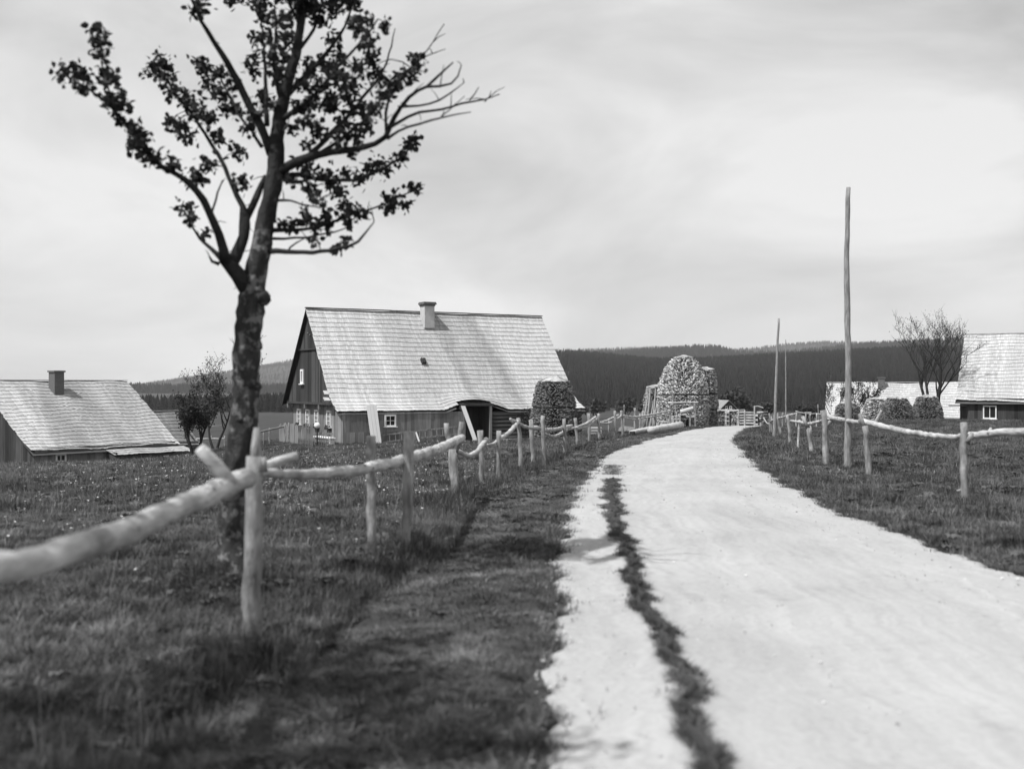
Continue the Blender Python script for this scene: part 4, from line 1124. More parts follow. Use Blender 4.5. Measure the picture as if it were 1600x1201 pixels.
wall_pile('firewood_wall', gp(1183, 57.6), gp(1193, 57.4), 0.62, 'little firewood pile at the end of the slatted gate', 7)
wall_pile('firewood_wall', gp(1063, 57.6), gp(1069, 57.6), 0.66, 'firewood pile under a log between crib and trestle', 8, 'billet_d', 0.7)
wall_pile('firewood_wall', gp(1074, 58.2), gp(1082, 58.2), 0.55, 'dark firewood pile beneath the trestle bar', 9, 'billet_d', 0.5)

def gate():
    a = gp(1152, 57.9); b = gp(1179, 57.5); t = thing('slatted_gate', a, 0, 'rough slatted wooden gate between two firewood piles at the road end', 'gate'); d = b - a
    for k in range(5):
        z = 0.10 + 0.145 * k; m = MB(); m.tube([d * -0.03 + Vector((0, 0, z)), d * .5 + Vector((0, -.02, z + .01)), d * 1.03 + Vector((0, 0, z - .01))], [.035, .04, .035], 6, .15, seed=k); m.build('slat', M['rail'], t)
    for f, h in ((0.06, .86), (.42, .82), (.98, 1.02)):
        m = MB(); m.tube([d * f + Vector((0, -.06, -.2)), d * f + Vector((0, -.06, h))], [.045, .04], 7); m.build('post', M['rail'], t)
    m = MB(); m.tube([d * .98 + Vector((0, 0, .98)), d * 1.2 + Vector((0, 0, 1.0)), d * 1.5 + Vector((0, 0, .9))], [.03, .03, .025], 6); m.build('top_bar', M['rail'], t)
gate()

def trestle():
    c = gp(1065, 56.8); t = thing('pole_trestle', c, 0, 'thin pole trestle with a pale crossbar in front of the tallest stack', 'trestle')
    def q(px, py): return P(px, py, 56.8) - c
    m = MB(); m.tube([q(1044, 629), q(1068, 628), q(1091, 628)], [.045, .045, .04], 7); m.build('crossbar', M['rail'], t)
    for px, y0, y1, r in ((1047, 633, 664, .06), (1078, 629, 666, .05), (1086, 629, 666, .05), (1055, 630, 645, .03)):
        m = MB(); m.tube([q(px, y0), q(px + .5, y1)], [r, r], 7); m.build('post', M['post'], t)
    m = MB(); m.tube([q(1063, 643), q(1072, 641), q(1083, 637)], [.13, .13, .11], 9, .06); m.build('log', M['slab'], t)
trestle()

def leaning_poles():
    r_ = random.Random(9); c = gp(1020, 61)
    for k in range(17):
        bx = 1004 + k * 2.0 + r_.uniform(-1, 1); tx = bx + r_.uniform(5, 13) + (8 - k) * .15; ty = r_.choice([600, 606, 614, 620, 626, 632, 638, 644, 650]); 
        a = gp(bx, 61.3 + r_.uniform(-.3, .3)); b = P(tx, ty, 63.2 + r_.uniform(-.2, .2))
        m = MB(a); mid = (a + b) / 2 + Vector((r_.uniform(-.05, .05), 0, 0)); m.tube([a - Vector((0, 0, .1)), mid, b], [.06, .05, .035], 6, .1, seed=k)
        o = m.build('leaning_pole', M['pole'], None, smooth=True, label='rough pole in the bundle leaning on the grey firewood stack', cat='pole', group='poles leaning on the grey stack'); o.location = a
leaning_poles()

def logs():
    for (p0, p1, d0, d1, r0, r1, lab) in [((1016, 674), (1064, 664.5), 45.5, 49.5, .14, .16, 'thick pale log lying along the road edge below the cribs'), ((986, 676), (1018, 671), 45.6, 47.4, .10, .12, 'thinner log end to end with the thick roadside log')]:
        a, b = P(*p0, d0), P(*p1, d1); a.z = g1(a.x, a.y) + r0 + .05; b.z = g1(b.x, b.y) + r1 + .09; m = MB(a)
        m.tube([a + (b - a) * f for f in (0, .2, .4, .6, .8, 1)], [r0 + (r1 - r0) * f for f in (0, .2, .4, .6, .8, 1)], 12, .05, seed=3)
        o = m.build('log', M['slab'], None, smooth=True, label=lab, cat='log'); o.location = a
    t = P(988, 680, 45.5); m = MB(t); m.tube([Vector((t.x, t.y, g1(t.x, t.y) - .05)), Vector((t.x, t.y, g1(t.x, t.y) + .2))], [.13, .12], 9); o = m.build('stump', M['bark_dark'], None, label='dark stump block under the end of the thinner log', cat='stump'); o.location = t
    r_ = random.Random(12)
    for k in range(9):
        px = r_.uniform(975, 1003); d = r_.uniform(50, 53); g = gp(px, d); s = r_.uniform(.14, .32)
        bm = bmesh.new(); bmesh.ops.create_icosphere(bm, subdivisions=2, radius=s)
        for v in bm.verts: v.co *= r_.uniform(.85, 1.12); v.co.z *= .7
        me = bpy.data.meshes.new('boulder'); bm.to_mesh(me); bm.free(); me.materials.append(M['stone'])
        o = new_obj('boulder', me, None, 'grey boulder in the heap behind the fence end', 'boulder', 'boulders heaped behind the fence'); o.location = (g.x, g.y, g.z + s * .4 + (.35 if 984 < px < 998 and k % 2 else 0) * 1.0)
    # sawn planks stacked low by the stack
    c = gp(930, 54); t = thing('plank_pile', c, R(10), 'low pile of pale sawn planks beyond the fence', 'plank pile')
    for k in range(5):
        m = MB(); m.box((r_.uniform(-.05, .05), 0.12 * (k % 2), .08 + .07 * k), (0.62, .22, .05)); m.build('plank', M['plank_new'], t)
logs()

# ------------------------------------------------------------------ pole fences
def resample(pts, rad, step, jit, seed):
    r_ = random.Random(seed); P_, R_ = [], []
    for i in range(len(pts) - 1):
        a, b = pts[i], pts[i + 1]; n = max(1, int((b - a).length / step))
        for k in range(n):
            f = k / n; P_.append(a.lerp(b, f)); R_.append(rad[i] + (rad[i + 1] - rad[i]) * f)
    P_.append(pts[-1]); R_.append(rad[-1])
    for _ in range(2):
        P_ = [P_[0]] + [(P_[i - 1] + P_[i] * 2 + P_[i + 1]) / 4 for i in range(1, len(P_) - 1)] + [P_[-1]]
    P_ = [p + Vector((r_.uniform(-1, 1), r_.uniform(-1, 1), r_.uniform(-1, 1))) * jit for p in P_]
    R_ = [q * (1 + r_.uniform(-.07, .07)) for q in R_]
    return P_, R_

def post(fence, off, px0, y0, px1, y1, w0, w1, seed, extra=(), mat='post', d=None):
    """upright stake: foot pixel, head pixel, widths in pixels; extra = forks [(pts px,py,w)...]"""
    if d is None: d = gd(px0, y0)
    k = d / F
    a, b = P(px0, y0, d), P(px1, y1, d)
    pts, rad = resample([a - Vector((0, 0, .15)), a.lerp(b, .5) + Vector((rng.uniform(-.01, .01), 0, 0)), b], [w0 * k / 2 * 1.02, (w0 + w1) / 2 * k / 2, w1 * k / 2], .13, .011, seed)
    m = MB(off); m.tube(pts, rad, 10, .085, seed=seed); o = m.build('post', M[mat], fence, smooth=True)
    for f in extra:
        pts, rad = resample([P(q[0], q[1], d) for q in f], [q[2] * k / 2 for q in f], .12, .006, seed + 1)
        m = MB(off); m.tube(pts, rad, 9, .05, seed=seed + 1); m.build('fork', M[mat], o, smooth=True)
    return d

def rail(fence, off, pts, seed, mat='rail', name='rail', stubs=()):
    """pts = [(px, py, thickness px, distance)]"""
    P_, R_ = resample([P(a, b, d) for a, b, w, d in pts], [w * d / F / 2 for a, b, w, d in pts], .13, .009, seed)
    m = MB(off); m.tube(P_, R_, 12, .03, seed=seed); o = m.build(name, M[mat], fence, smooth=True)
    for i, s in enumerate(stubs):
        P_, R_ = resample([P(a, b, d) for a, b, w, d in s], [w * d / F / 2 for a, b, w, d in s], .1, .004, seed + 5 + i)
        m = MB(off); m.tube(P_, R_, 10, .05, seed=seed + i); m.build('branch_stub', M[mat], o, smooth=True)
    # a few knots
    r_ = random.Random(seed); k = MB(off)
    L_ = resample([P(a, b, d) for a, b, w, d in pts], [w * d / F / 2 for a, b, w, d in pts], .14, 0, seed)
    for _ in range(7):
        i = r_.randrange(1, len(L_[0]) - 1) if len(L_[0]) > 2 else 0
        c = L_[0][i]; q = Vector((r_.uniform(-1, 1), r_.uniform(-1, 0), r_.uniform(-.3, 1))).normalized(); rr = L_[1][i]
        k.tube([c + q * rr * .6, c + q * rr * 1.25], [rr * .42, rr * .25], 7)
    k.build('knot', M['post'], o, smooth=True)

def left_fence():
    base = on_ground(395, 990); t = thing('pole_fence', base, 0, 'rough pole rail fence along the grassy verge beside the tree', 'fence')
    o = base
    post(t, o, 392, 992, 399, 712, 31, 25, 1, [[(399, 730, 22), (402, 690, 15), (401, 668, 11)], [(408, 735, 18), (412, 714, 10)]], 'post')
    post(t, o, 581, 864, 580, 679, 14, 14, 2)
    post(t, o, 635, 858, 641, 676, 13, 19, 3)
    d4 = post(t, o, 713, 772, 707, 702, 13, 14, 4, [[(708, 706, 12), (699, 690, 9), (697, 660, 8)], [(710, 706, 11), (720, 690, 8), (722, 658, 9)]])
    post(t, o, 753, 757, 751, 671, 8, 9, 5); post(t, o, 780, 750, 779, 672, 7, 8, 6); post(t, o, 815, 731, 810, 652, 8, 6, 7, mat='pole'); post(t, o, 834, 722, 830, 656, 8, 7, 8)
    post(t, o, 850, 725, 848, 648, 6, 7, 9); post(t, o, 883, 706, 881, 654, 5, 6, 10, mat='pole'); post(t, o, 903, 698, 899, 652, 5, 5, 11); post(t, o, 921, 692, 920, 645, 4.5, 5, 12, mat='pole')
    post(t, o, 937, 689, 935, 645, 4, 5, 13); post(t, o, 961, 684, 961, 641, 4, 4, 14); post(t, o, 973, 681, 971, 641, 4, 4, 15, mat='pole')
    for i, (px, y0, y1, d) in enumerate([(992, 668, 637, 49), (1000, 668, 645, 50), (1004, 668, 643, 51), (1023, 666, 640, 53)]): post(t, o, px, y0, px, y1, 3.5, 3.5, 30 + i, d=d)
    for i, (px, y0, y1, d) in enumerate([(951, 690, 655, 58), (975, 662, 632, 60), (992, 662, 640, 62)]): post(t, o, px, y0, px, y1, 2, 2, 40 + i, d=d, mat='post')
    post(t, o, -1470, 3235, -1460, 1240, 200, 185, 45, d=1.0)
    rail(t, o, [(-1500, 1340, 140, 0.95), (-560, 1060, 85, 1.6), (-160, 925, 62, 2.4), (-40, 896, 53, 2.9), (40, 876, 48, 3.4), (120, 857, 45, 3.9), (210, 824, 41, 4.6), (290, 788, 37, 5.4), (345, 762, 34, 6.1), (384, 746, 31, 6.6)], 50, stubs=[[(362, 756, 24, 6.15), (335, 726, 22, 6.1), (313, 700, 19, 6.05)]])
    rail(t, o, [(402, 736, 13, 6.9), (440, 742, 15, 7.4), (490, 741, 17, 8.1), (545, 735, 17, 8.9), (595, 727, 18, 9.7), (640, 716, 18, 10.5), (685, 701, 15, 12.8), (722, 683, 12, 15.9)], 51, stubs=[[(412, 728, 16, 7.2), (435, 722, 14, 7.3), (463, 711, 12, 7.4)]])
    rail(t, o, [(704, 699, 6, 16.2), (720, 707, 7, 16.5), (734, 712, 7.5, 16.9), (743, 708, 8, 17.2), (751, 698, 8, 17.6), (760, 686, 9, 18.1)], 52)
    rail(t, o, [(757, 694, 4, 18.1), (768, 695, 4, 18.5), (774, 691, 5, 18.8), (784, 683, 6, 19.6), (798, 673, 7, 20.8), (811, 656, 6, 22.6)], 53)
    rail(t, o, [(762, 695.5, 3.5, 18.6), (780, 695, 3.5, 18.9)], 58)
    rail(t, o, [(797, 654, 4.5, 21.6), (811, 661, 5.5, 22.4), (825, 668, 5.5, 23.2), (838, 667, 5.5, 24.0), (853, 670, 4.5, 24.4)], 54, stubs=[[(798, 655, 3, 21.6), (803, 664, 3, 22)]])
    rail(t, o, [(850, 671, 5, 24.2), (866, 670.5, 5.5, 26), (878, 668, 5.5, 28), (893, 664.5, 5, 31)], 55)
    rail(t, o, [(846, 673, 3.5, 24), (854, 678, 4, 24.8), (866, 681, 4.5, 26), (875, 678, 4.5, 28), (886, 670, 4, 30), (903, 667, 3, 33)], 56)
    rail(t, o, [(900, 667, 3.5, 33.2), (916, 661.5, 4.2, 36), (931, 651, 4, 40)], 57); rail(t, o, [(901, 669, 2.6, 33.2), (917, 666, 3, 36), (927, 659, 3, 39), (933, 652, 2.6, 41)], 59)
    rail(t, o, [(936, 660, 3, 41.5), (951, 655, 3, 43), (967, 647.5, 3, 45)], 60); rail(t, o, [(936, 660, 2.5, 41.5), (950, 661, 3, 42.5), (960, 656, 3, 44), (971, 649, 2.5, 46)], 61)
    rail(t, o, [(970, 648, 3, 46), (990, 651, 3, 48.5), (1010, 648.5, 3, 51), (1025, 646, 3, 53), (1047, 641, 3, 56)], 62); rail(t, o, [(974, 651, 2.2, 46.4), (993, 655, 2.4, 48.6)], 63); rail(t, o, [(998, 653.5, 2.2, 50), (1022, 650, 2.4, 53), (1046, 645, 2.4, 56)], 64)
left_fence()

def right_fence():
    base = on_ground(1507, 781); t = thing('pole_fence', base, 0, 'gnarled pole rail fence along the field on the far side of the road', 'fence'); o = base
    post(t, o, 1508, 783, 1506, 659, 13, 11, 71, [[(1510, 690, 11), (1516, 682, 10), (1519, 676, 6)], [(1507, 763, 6), (1502, 766, 4), (1495, 766, 3)]])
    d2 = post(t, o, 1358, 741, 1352, 664, 9.5, 9, 72, [[(1351, 668, 7), (1345, 657, 6.5), (1343, 645, 6)]])
    post(t, o, 1291, 724, 1287, 640, 10, 9, 73, [[(1289, 668, 7), (1295, 662, 6), (1297, 657, 5)]])
    post(t, o, 1269, 708, 1264, 668, 6, 8, 74, [[(1264, 670, 7), (1257, 660, 5.5), (1254, 650, 5)], [(1265, 671, 6), (1271, 663, 5)]])
    post(t, o, 1246.5, 700, 1249.5, 655, 3.8, 3.2, 75, mat='rail'); post(t, o, 1236, 694, 1230, 648, 5, 3.6, 76); post(t, o, 1221, 681, 1214, 644, 5, 3.4, 77); post(t, o, 1203, 677, 1202, 645, 2.6, 2.6, 78); post(t, o, 1206, 676, 1205, 650, 2.8, 2.6, 79)
    post(t, o, 1222, 664, 1223, 644, 2.2, 2.2, 80, d=46)
    rail(t, o, [(1640, 672, 14, 13.6), (1560, 675, 12, 14.6), (1535, 679, 12, 14.9), (1508, 680, 10, 15.3)], 81, stubs=[[(1545, 676, 7, 14.7), (1548, 669, 5, 14.8)]])
    rail(t, o, [(1511, 681, 8, 15.2), (1480, 682, 9, 16), (1450, 679, 9, 16.9), (1410, 673, 9.5, 18.2), (1375, 664, 9, 19.3), (1345, 657, 9, 20.2)], 82, stubs=[[(1366, 662, 6, 19.6), (1372, 655, 5, 19.5), (1377, 641, 4, 19.4)]])
    rail(t, o, [(1354, 661, 6, 20.0), (1335, 658, 6.5, 20.8), (1315, 655, 7, 21.7), (1300, 652, 7, 22.3), (1293, 647, 6.5, 22.6), (1286, 645, 6, 22.9)], 83, stubs=[[(1296, 650, 4.5, 22.4), (1304, 648, 3, 22.5), (1311, 647, 2, 22.6)]])
    rail(t, o, [(1288, 655, 4, 23), (1277, 659, 4.5, 24.6), (1263, 662, 5, 26), (1250, 659, 4, 27.6), (1236, 657, 3.5, 30)], 84)
    rail(t, o, [(1224, 651, 3, 36), (1233, 648, 3.4, 34), (1243, 646, 2.8, 33)], 85, stubs=[[(1231, 649, 2.5, 34), (1238, 651, 2, 34)]])
    rail(t, o, [(1202, 660, 2, 43), (1207, 656, 2.6, 42), (1214, 653, 2.6, 40), (1222, 651, 2.4, 37)], 86)
    rail(t, o, [(1193, 652, 1.6, 48), (1198, 660, 1.6, 45), (1203, 662, 1.6, 43)], 87)
right_fence()

def back_fence():
    base = gp(1244, 50); t = thing('pole_fence', base, 0, 'thin light pole fence crossing the field behind the tall pole', 'fence'); o = base
    for i, (px, y1) in enumerate([(1244, 644), (1259, 644), (1266, 643), (1276, 645), (1286, 646)]):
        d = 50; y0 = 600 + (EYE - g1((px - 800) / F * d, d)) / d * F; post(t, o, px, y0, px, y1, 2, 2, 90 + i, d=d, mat='rail')
    rail(t, o, [(1243, 642, 1.8, 49.8), (1250, 645, 2, 49.8), (1266, 643.5, 2, 49.9), (1268, 644, 1.6, 49.9)], 95); rail(t, o, [(1246, 644, 1.6, 50.2), (1266, 646, 1.6, 50.2), (1278, 645, 1.8, 50.2), (1288, 648, 1.8, 50.2)], 96)
back_fence()

def tall_pole(name, foot, head, w0, w1, label, seed, d=None, mid=0):
    d = d or gd(*foot); a, b = P(foot[0], foot[1], d), P(head[0], head[1], d); k = d / F
    m = MB(a); P_, R_ = resample([a - Vector((0, 0, .3)), a.lerp(b, .35) + Vector((.012 * mid, 0, 0)), a.lerp(b, .7) - Vector((.02 * mid, 0, 0)), b], [w0 * k / 2, (w0 * .65 + w1 * .35) * k / 2, (w0 * .3 + w1 * .7) * k / 2, w1 * k / 2], .22, .006, seed)
    m.tube(P_, R_, 12, .03, seed=seed); o = m.build(name, M['pole'], None, smooth=True, label=label, cat='pole'); o.location = a
tall_pole('tall_pole', (1324, 730), (1325.5, 292), 11.5, 7, 'tallest weathered pole standing at the right fence', 1, mid=1.5)
tall_pole('tall_pole', (1209, 684), (1217, 497), 5.6, 3.2, 'slightly leaning shorter pole at the fence before the dark forest', 2, mid=.6)
tall_pole('tall_pole', (1228, 656), (1227.5, 530), 2.6, 1.4, 'thinnest pole farthest off, beside the leaning pole', 3, d=58)
tall_pole('tall_pole', (1279, 652), (1278, 631), 1.6, 1.2, 'tiny thin stake in the far field behind the crossing fence', 4, d=60)

def rail_by_gable():
    base = gp(420, 61); t = thing('sloping_rail', base, 0, 'sloping pole rail on stakes left of the farmhouse gable', 'rail fence'); o = base
    rail(t, o, [(398, 676, 3, 60), (420, 671, 3, 61), (455, 663, 3, 63)], 97, 'board_light')
    for i, (px, y0, y1) in enumerate([(421, 692, 668), (446, 688, 660), (451, 688, 660), (412, 692, 672)]): post(t, o, px, y0, px, y1, 2, 2, 98 + i, d=61.5)
rail_by_gable()
def far_left_rails():
    base = gp(320, 78); t = thing('distant_rail', base, 0, 'pale horizontal pole rail behind the orchard trees', 'rail fence'); o = base
    rail(t, o, [(288, 685, 2.4, 78), (320, 685, 2.4, 78), (352, 684.5, 2.2, 78)], 110, 'rail')
    for i, px in enumerate((292, 330, 351)): post(t, o, px, 700, px, 680, 2, 2, 111 + i, d=78)
    rail(t, o, [(300, 666.5, 1, 79), (325, 666, 1, 79), (347, 664, 1, 79)], 118, 'pole')
far_left_rails()

# ------------------------------------------------------------------ foreground tree
def hero_tree():
    D = 8.6
    foot = on_ground(366, 908); t = thing('roadside_tree', foot, 0, 'gnarled leafy roadside tree with lichened trunk behind the nearest fence post', 'tree'); off = foot; D = foot.y
    r_ = random.Random(5)
    nodes = []                                                   # points foliage can hang from
    def limb(pts, slope, name='branch', n=8, rough=.06, step=.07, jit=.006, d0=None, parent=t, mat='limb', reg=True):
        """pts [(px,py,radius px)], slope: metres nearer(-) or farther(+) by the end"""
        d0 = D if d0 is None else d0; q, w = [], []; tot = sum(math.hypot(b[0] - a[0], b[1] - a[1]) for a, b in zip(pts[:-1], pts[1:])); acc = 0
        for i, a in enumerate(pts):
            if i: acc += math.hypot(a[0] - pts[i - 1][0], a[1] - pts[i - 1][1])
            d = d0 + slope * acc / max(tot, 1); q.append(P(a[0], a[1], d)); w.append(a[2] * d / F)
        q, w = resample(q, w, step, jit, len(nodes) + 3); m = MB(off); m.tube(q, w, n, rough, seed=len(nodes)); o = m.build(name, M[mat], parent, smooth=True)
        if reg: nodes.extend(q[1:])
        return o, q
    # trunk with burrs
    tp = [(362, 930, 44), (363, 905, 32), (364, 875, 26), (365, 850, 23.5), (367, 790, 22), (376, 700, 21.5), (381, 640, 20), (385, 570, 19.5), (388, 520, 20), (389, 487, 20.5), (394, 462, 20), (401, 430, 17), (405, 400, 16), (412, 360, 15), (421, 320, 13.5), (428, 285, 13), (432, 250, 12.5), (431, 220, 11.5), (436, 185, 10.5), (444, 150, 9.5), (455, 110, 8.5), (464, 80, 7.5), (470, 35, 6.5), (474, -10, 5.5), (480, -60, 4), (484, -120, 2)]
    pts, rad = resample([P(a, b, D) for a, b, w in tp], [w * D / F for a, b, w in tp], .05, .004, 1)
    n = 26; vs, fs = [], []
    for i, (c, w) in enumerate(zip(pts, rad)):
        for j in range(n):
            a = 6.283 * j / n; zz = c.z
            low = max(0, 1 - zz / 3.2)
            b = 1 + (.10 * math.sin(3 * a + zz * 3.1) * math.sin(zz * 7 + 2 * a) + .09 * math.sin(5 * a - zz * 9 + 1.5 * math.sin(zz * 4)) + .05 * r_.uniform(-1, 1)) * (.5 + .9 * low)
            if zz < .35: b += (.35 - zz) * .5 * max(0, math.sin(4 * a + 1)) 
            vs.append(c + Vector((math.cos(a), math.sin(a), 0)) * (w * b))
    for i in range(len(pts) - 1):
        for j in range(n): a, b = i * n + j, i * n + (j + 1) % n; fs.append((a, b, b + n, a + n))
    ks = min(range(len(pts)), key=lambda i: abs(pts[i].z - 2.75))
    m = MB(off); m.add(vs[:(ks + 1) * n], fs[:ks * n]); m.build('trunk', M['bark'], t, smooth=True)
    m = MB(off); m.add(vs[ks * n:], [tuple(i - ks * n for i in q) for q in fs[ks * n:]]); m.build('stem', M['shaded_bark'], t, smooth=True)
    nodes.extend([p for p in pts if p.z > 3.6])
    m = MB(off)
    for (px, py, s) in [(405, 463, 10), (372, 655, 12), (400, 455, 9), (392, 600, 9), (362, 760, 12), (396, 540, 8), (350, 870, 14)]:
        c = P(px, py, D - .12); m.tube([c + Vector((0, .12, 0)), c + Vector((0, .03, .01)), c + Vector((0, .015, .015))], [s * D / F * 1.2, s * D / F * .8, s * D / F * .35], 9, .25, seed=int(px))
    m.build('burr', M['bark'], t, smooth=True)
    # limbs traced over the crown
    limb([(392, 462, 14), (375, 432, 13), (360, 412, 12), (348, 404, 9)], -.15)
    limb([(352, 408, 9), (347, 385, 8), (343, 366, 7.2), (335, 345, 6.6), (327, 330, 6.2), (310, 297, 5.6), (293, 280, 5), (280, 272, 4.2), (253, 266, 3.8), (243, 252, 3.6), (223, 233, 3.2), (203, 203, 2.8), (180, 173, 2.4), (153, 150, 2), (123, 124, 1.5), (94, 113, 1)], -.75, d0=D - .15)
    limb([(180, 173, 2), (168, 143, 1.6), (160, 103, 1.3), (157, 77, 1.1), (152, 44, .7)], -.2, d0=D - .8)
    limb([(362, 412, 11), (377, 387, 9.5), (387, 337, 8), (378, 322, 5), (370, 310, 4.2), (363, 287, 3.6), (347, 250, 3.2), (327, 220, 2.8), (313, 197, 2.5), (293, 170, 2.2), (273, 147, 1.9), (260, 120, 1.5), (243, 100, 1)], .55, d0=D - .1)
    limb([(386, 340, 6.5), (395, 318, 6), (404, 303, 5.5), (415, 275, 5)], .1, d0=D + .05)
    limb([(331, 336, 2), (340, 300, 1.6), (347, 280, 1)], .25, d0=D - .3)
    limb([(350, 408, 5), (338, 396, 4), (330, 387, 3.4), (313, 373, 2.2), (303, 360, 1.8), (292, 340, 1.4), (283, 322, .8)], .3, d0=D - .12)
    limb([(340, 412, 3), (328, 416, 2.4), (327, 400, 1.4)], -.1, d0=D - .15)
    limb([(424, 240, 7.5), (413, 212, 7), (400, 183, 6.5), (380, 143, 6), (357, 100, 5), (337, 67, 4), (313, 30, 3), (298, 0, 2), (288, -30, 1)], -.35)
    limb([(416, 195, 4), (415, 170, 3.6), (417, 147, 3.2), (414, 110, 2.8), (413, 87, 2.3), (411, 50, 1.5), (405, 10, 1)], .35)
    limb([(410, 230, 3), (400, 215, 2.6), (385, 195, 2.2), (365, 165, 2), (350, 130, 1.5), (335, 105, 1)], .5, d0=D + .1)
    limb([(436, 268, 8.5), (452, 258, 8), (477, 248, 7), (500, 239, 6), (533, 235, 5.5), (567, 231, 5), (590, 226, 4.6), (608, 217, 4.2), (611, 197, 3.9), (620, 167, 3.5), (640, 148, 3), (667, 135, 2.6), (690, 117, 1.9), (708, 97, 1.1)], -.6)
    limb([(667, 135, 2.4), (690, 137, 2), (713, 139, 1.7), (714, 117, 1.3), (720, 101, .8)], -.1, d0=D - .5)
    limb([(610, 199, 3), (633, 182, 2.4), (657, 173, 2.2), (687, 173, 2), (707, 165, 1.8), (733, 157, 1.5), (760, 158, 1.2), (781, 147, .7)], .3, d0=D - .42)
    limb([(609, 215, 2.6), (622, 205, 2.2), (637, 195, 2), (673, 190, 1.8), (690, 182, 1.5), (717, 180, 1.2), (735, 174, .7)], -.25, d0=D - .4)
    limb([(622, 166, 2.2), (653, 167, 1.8), (690, 158, 1.5), (712, 140, 1.1), (724, 128, .7)], .15, d0=D - .45)
    limb([(733, 157, 1.2), (742, 147, 1), (748, 136, .6)], 0, d0=D - .2); limb([(758, 158, 1), (765, 150, .8), (768, 143, .5)], 0, d0=D - .15); limb([(690, 182, 1), (697, 176, .9), (727, 150, .6)], 0, d0=D - .6)
    limb([(608, 217, 3), (600, 190, 2.5), (603, 160, 2.2), (612, 138, 2), (630, 115, 1.7), (648, 100, 1.4), (668, 78, 1.1), (693, 38, .7)], .3, d0=D - .4)
    limb([(655, 92, 1.1), (675, 84, .9), (697, 76, .5)], 0, d0=D - .2); limb([(640, 105, 1.1), (637, 95, 1), (612, 92, .8)], 0, d0=D - .2)
    limb([(440, 276, 5), (455, 270, 4.4), (483, 275, 3.6), (510, 283, 3.2), (533, 283, 2.8), (567, 279, 2.4), (600, 261, 2), (627, 248, 1.6), (643, 226, 1)], .6)
    limb([(416, 392, 4.8), (435, 391, 4.2), (450, 395, 3.8), (500, 393, 3.2), (543, 387, 2.8), (563, 380, 2.2), (575, 362, 1.6), (584, 347, 1)], -.45)
    limb([(425, 360, 4), (440, 357, 3.4), (467, 360, 2.8), (510, 353, 2.4), (524, 343, 2), (560, 330, 1.7), (600, 320, 1.4), (633, 302, 1.1), (655, 292, .7)], .5)
    limb([(423, 372, 2.5), (445, 372, 2), (480, 372, 1.7), (520, 362, 1.3), (550, 352, .8)], .3); limb([(432, 312, 2.4), (455, 313, 1.8), (480, 322, 1.3), (500, 324, .8)], -.4); limb([(448, 394, 1.6), (460, 378, 1.3), (475, 372, .9)], -.2)
    limb([(448, 150, 5.5), (465, 130, 4.6), (483, 113, 4), (507, 87, 3.2), (533, 53, 2.4), (548, 20, 1.6), (556, -20, 1)], .5)
    limb([(437, 190, 5), (455, 176, 4.2), (480, 160, 3.6), (500, 140, 3.2), (520, 115, 2.6), (540, 90, 2.2), (570, 60, 1.7), (590, 30, 1.1)], -.5)
    limb([(478, 248, 4.5), (500, 225, 4), (520, 205, 3.6), (540, 187, 3.2), (567, 153, 2.6), (585, 130, 2.2), (602, 110, 1.7), (612, 70, 1.2), (618, 45, .7)], .5)
    limb([(500, 238, 3.4), (525, 222, 3), (548, 205, 2.6), (570, 190, 2.2), (590, 168, 1.8), (602, 145, 1.3)], -.4)
    limb([(442, 160, 4), (430, 130, 3.2), (428, 100, 2.8), (432, 60, 2.2), (430, 10, 1.3)], -.4); limb([(462, 85, 3.5), (485, 60, 2.8), (500, 20, 2), (510, -30, 1.2)], .3); limb([(470, 40, 3), (450, 5, 2.2), (440, -40, 1.2)], -.3)
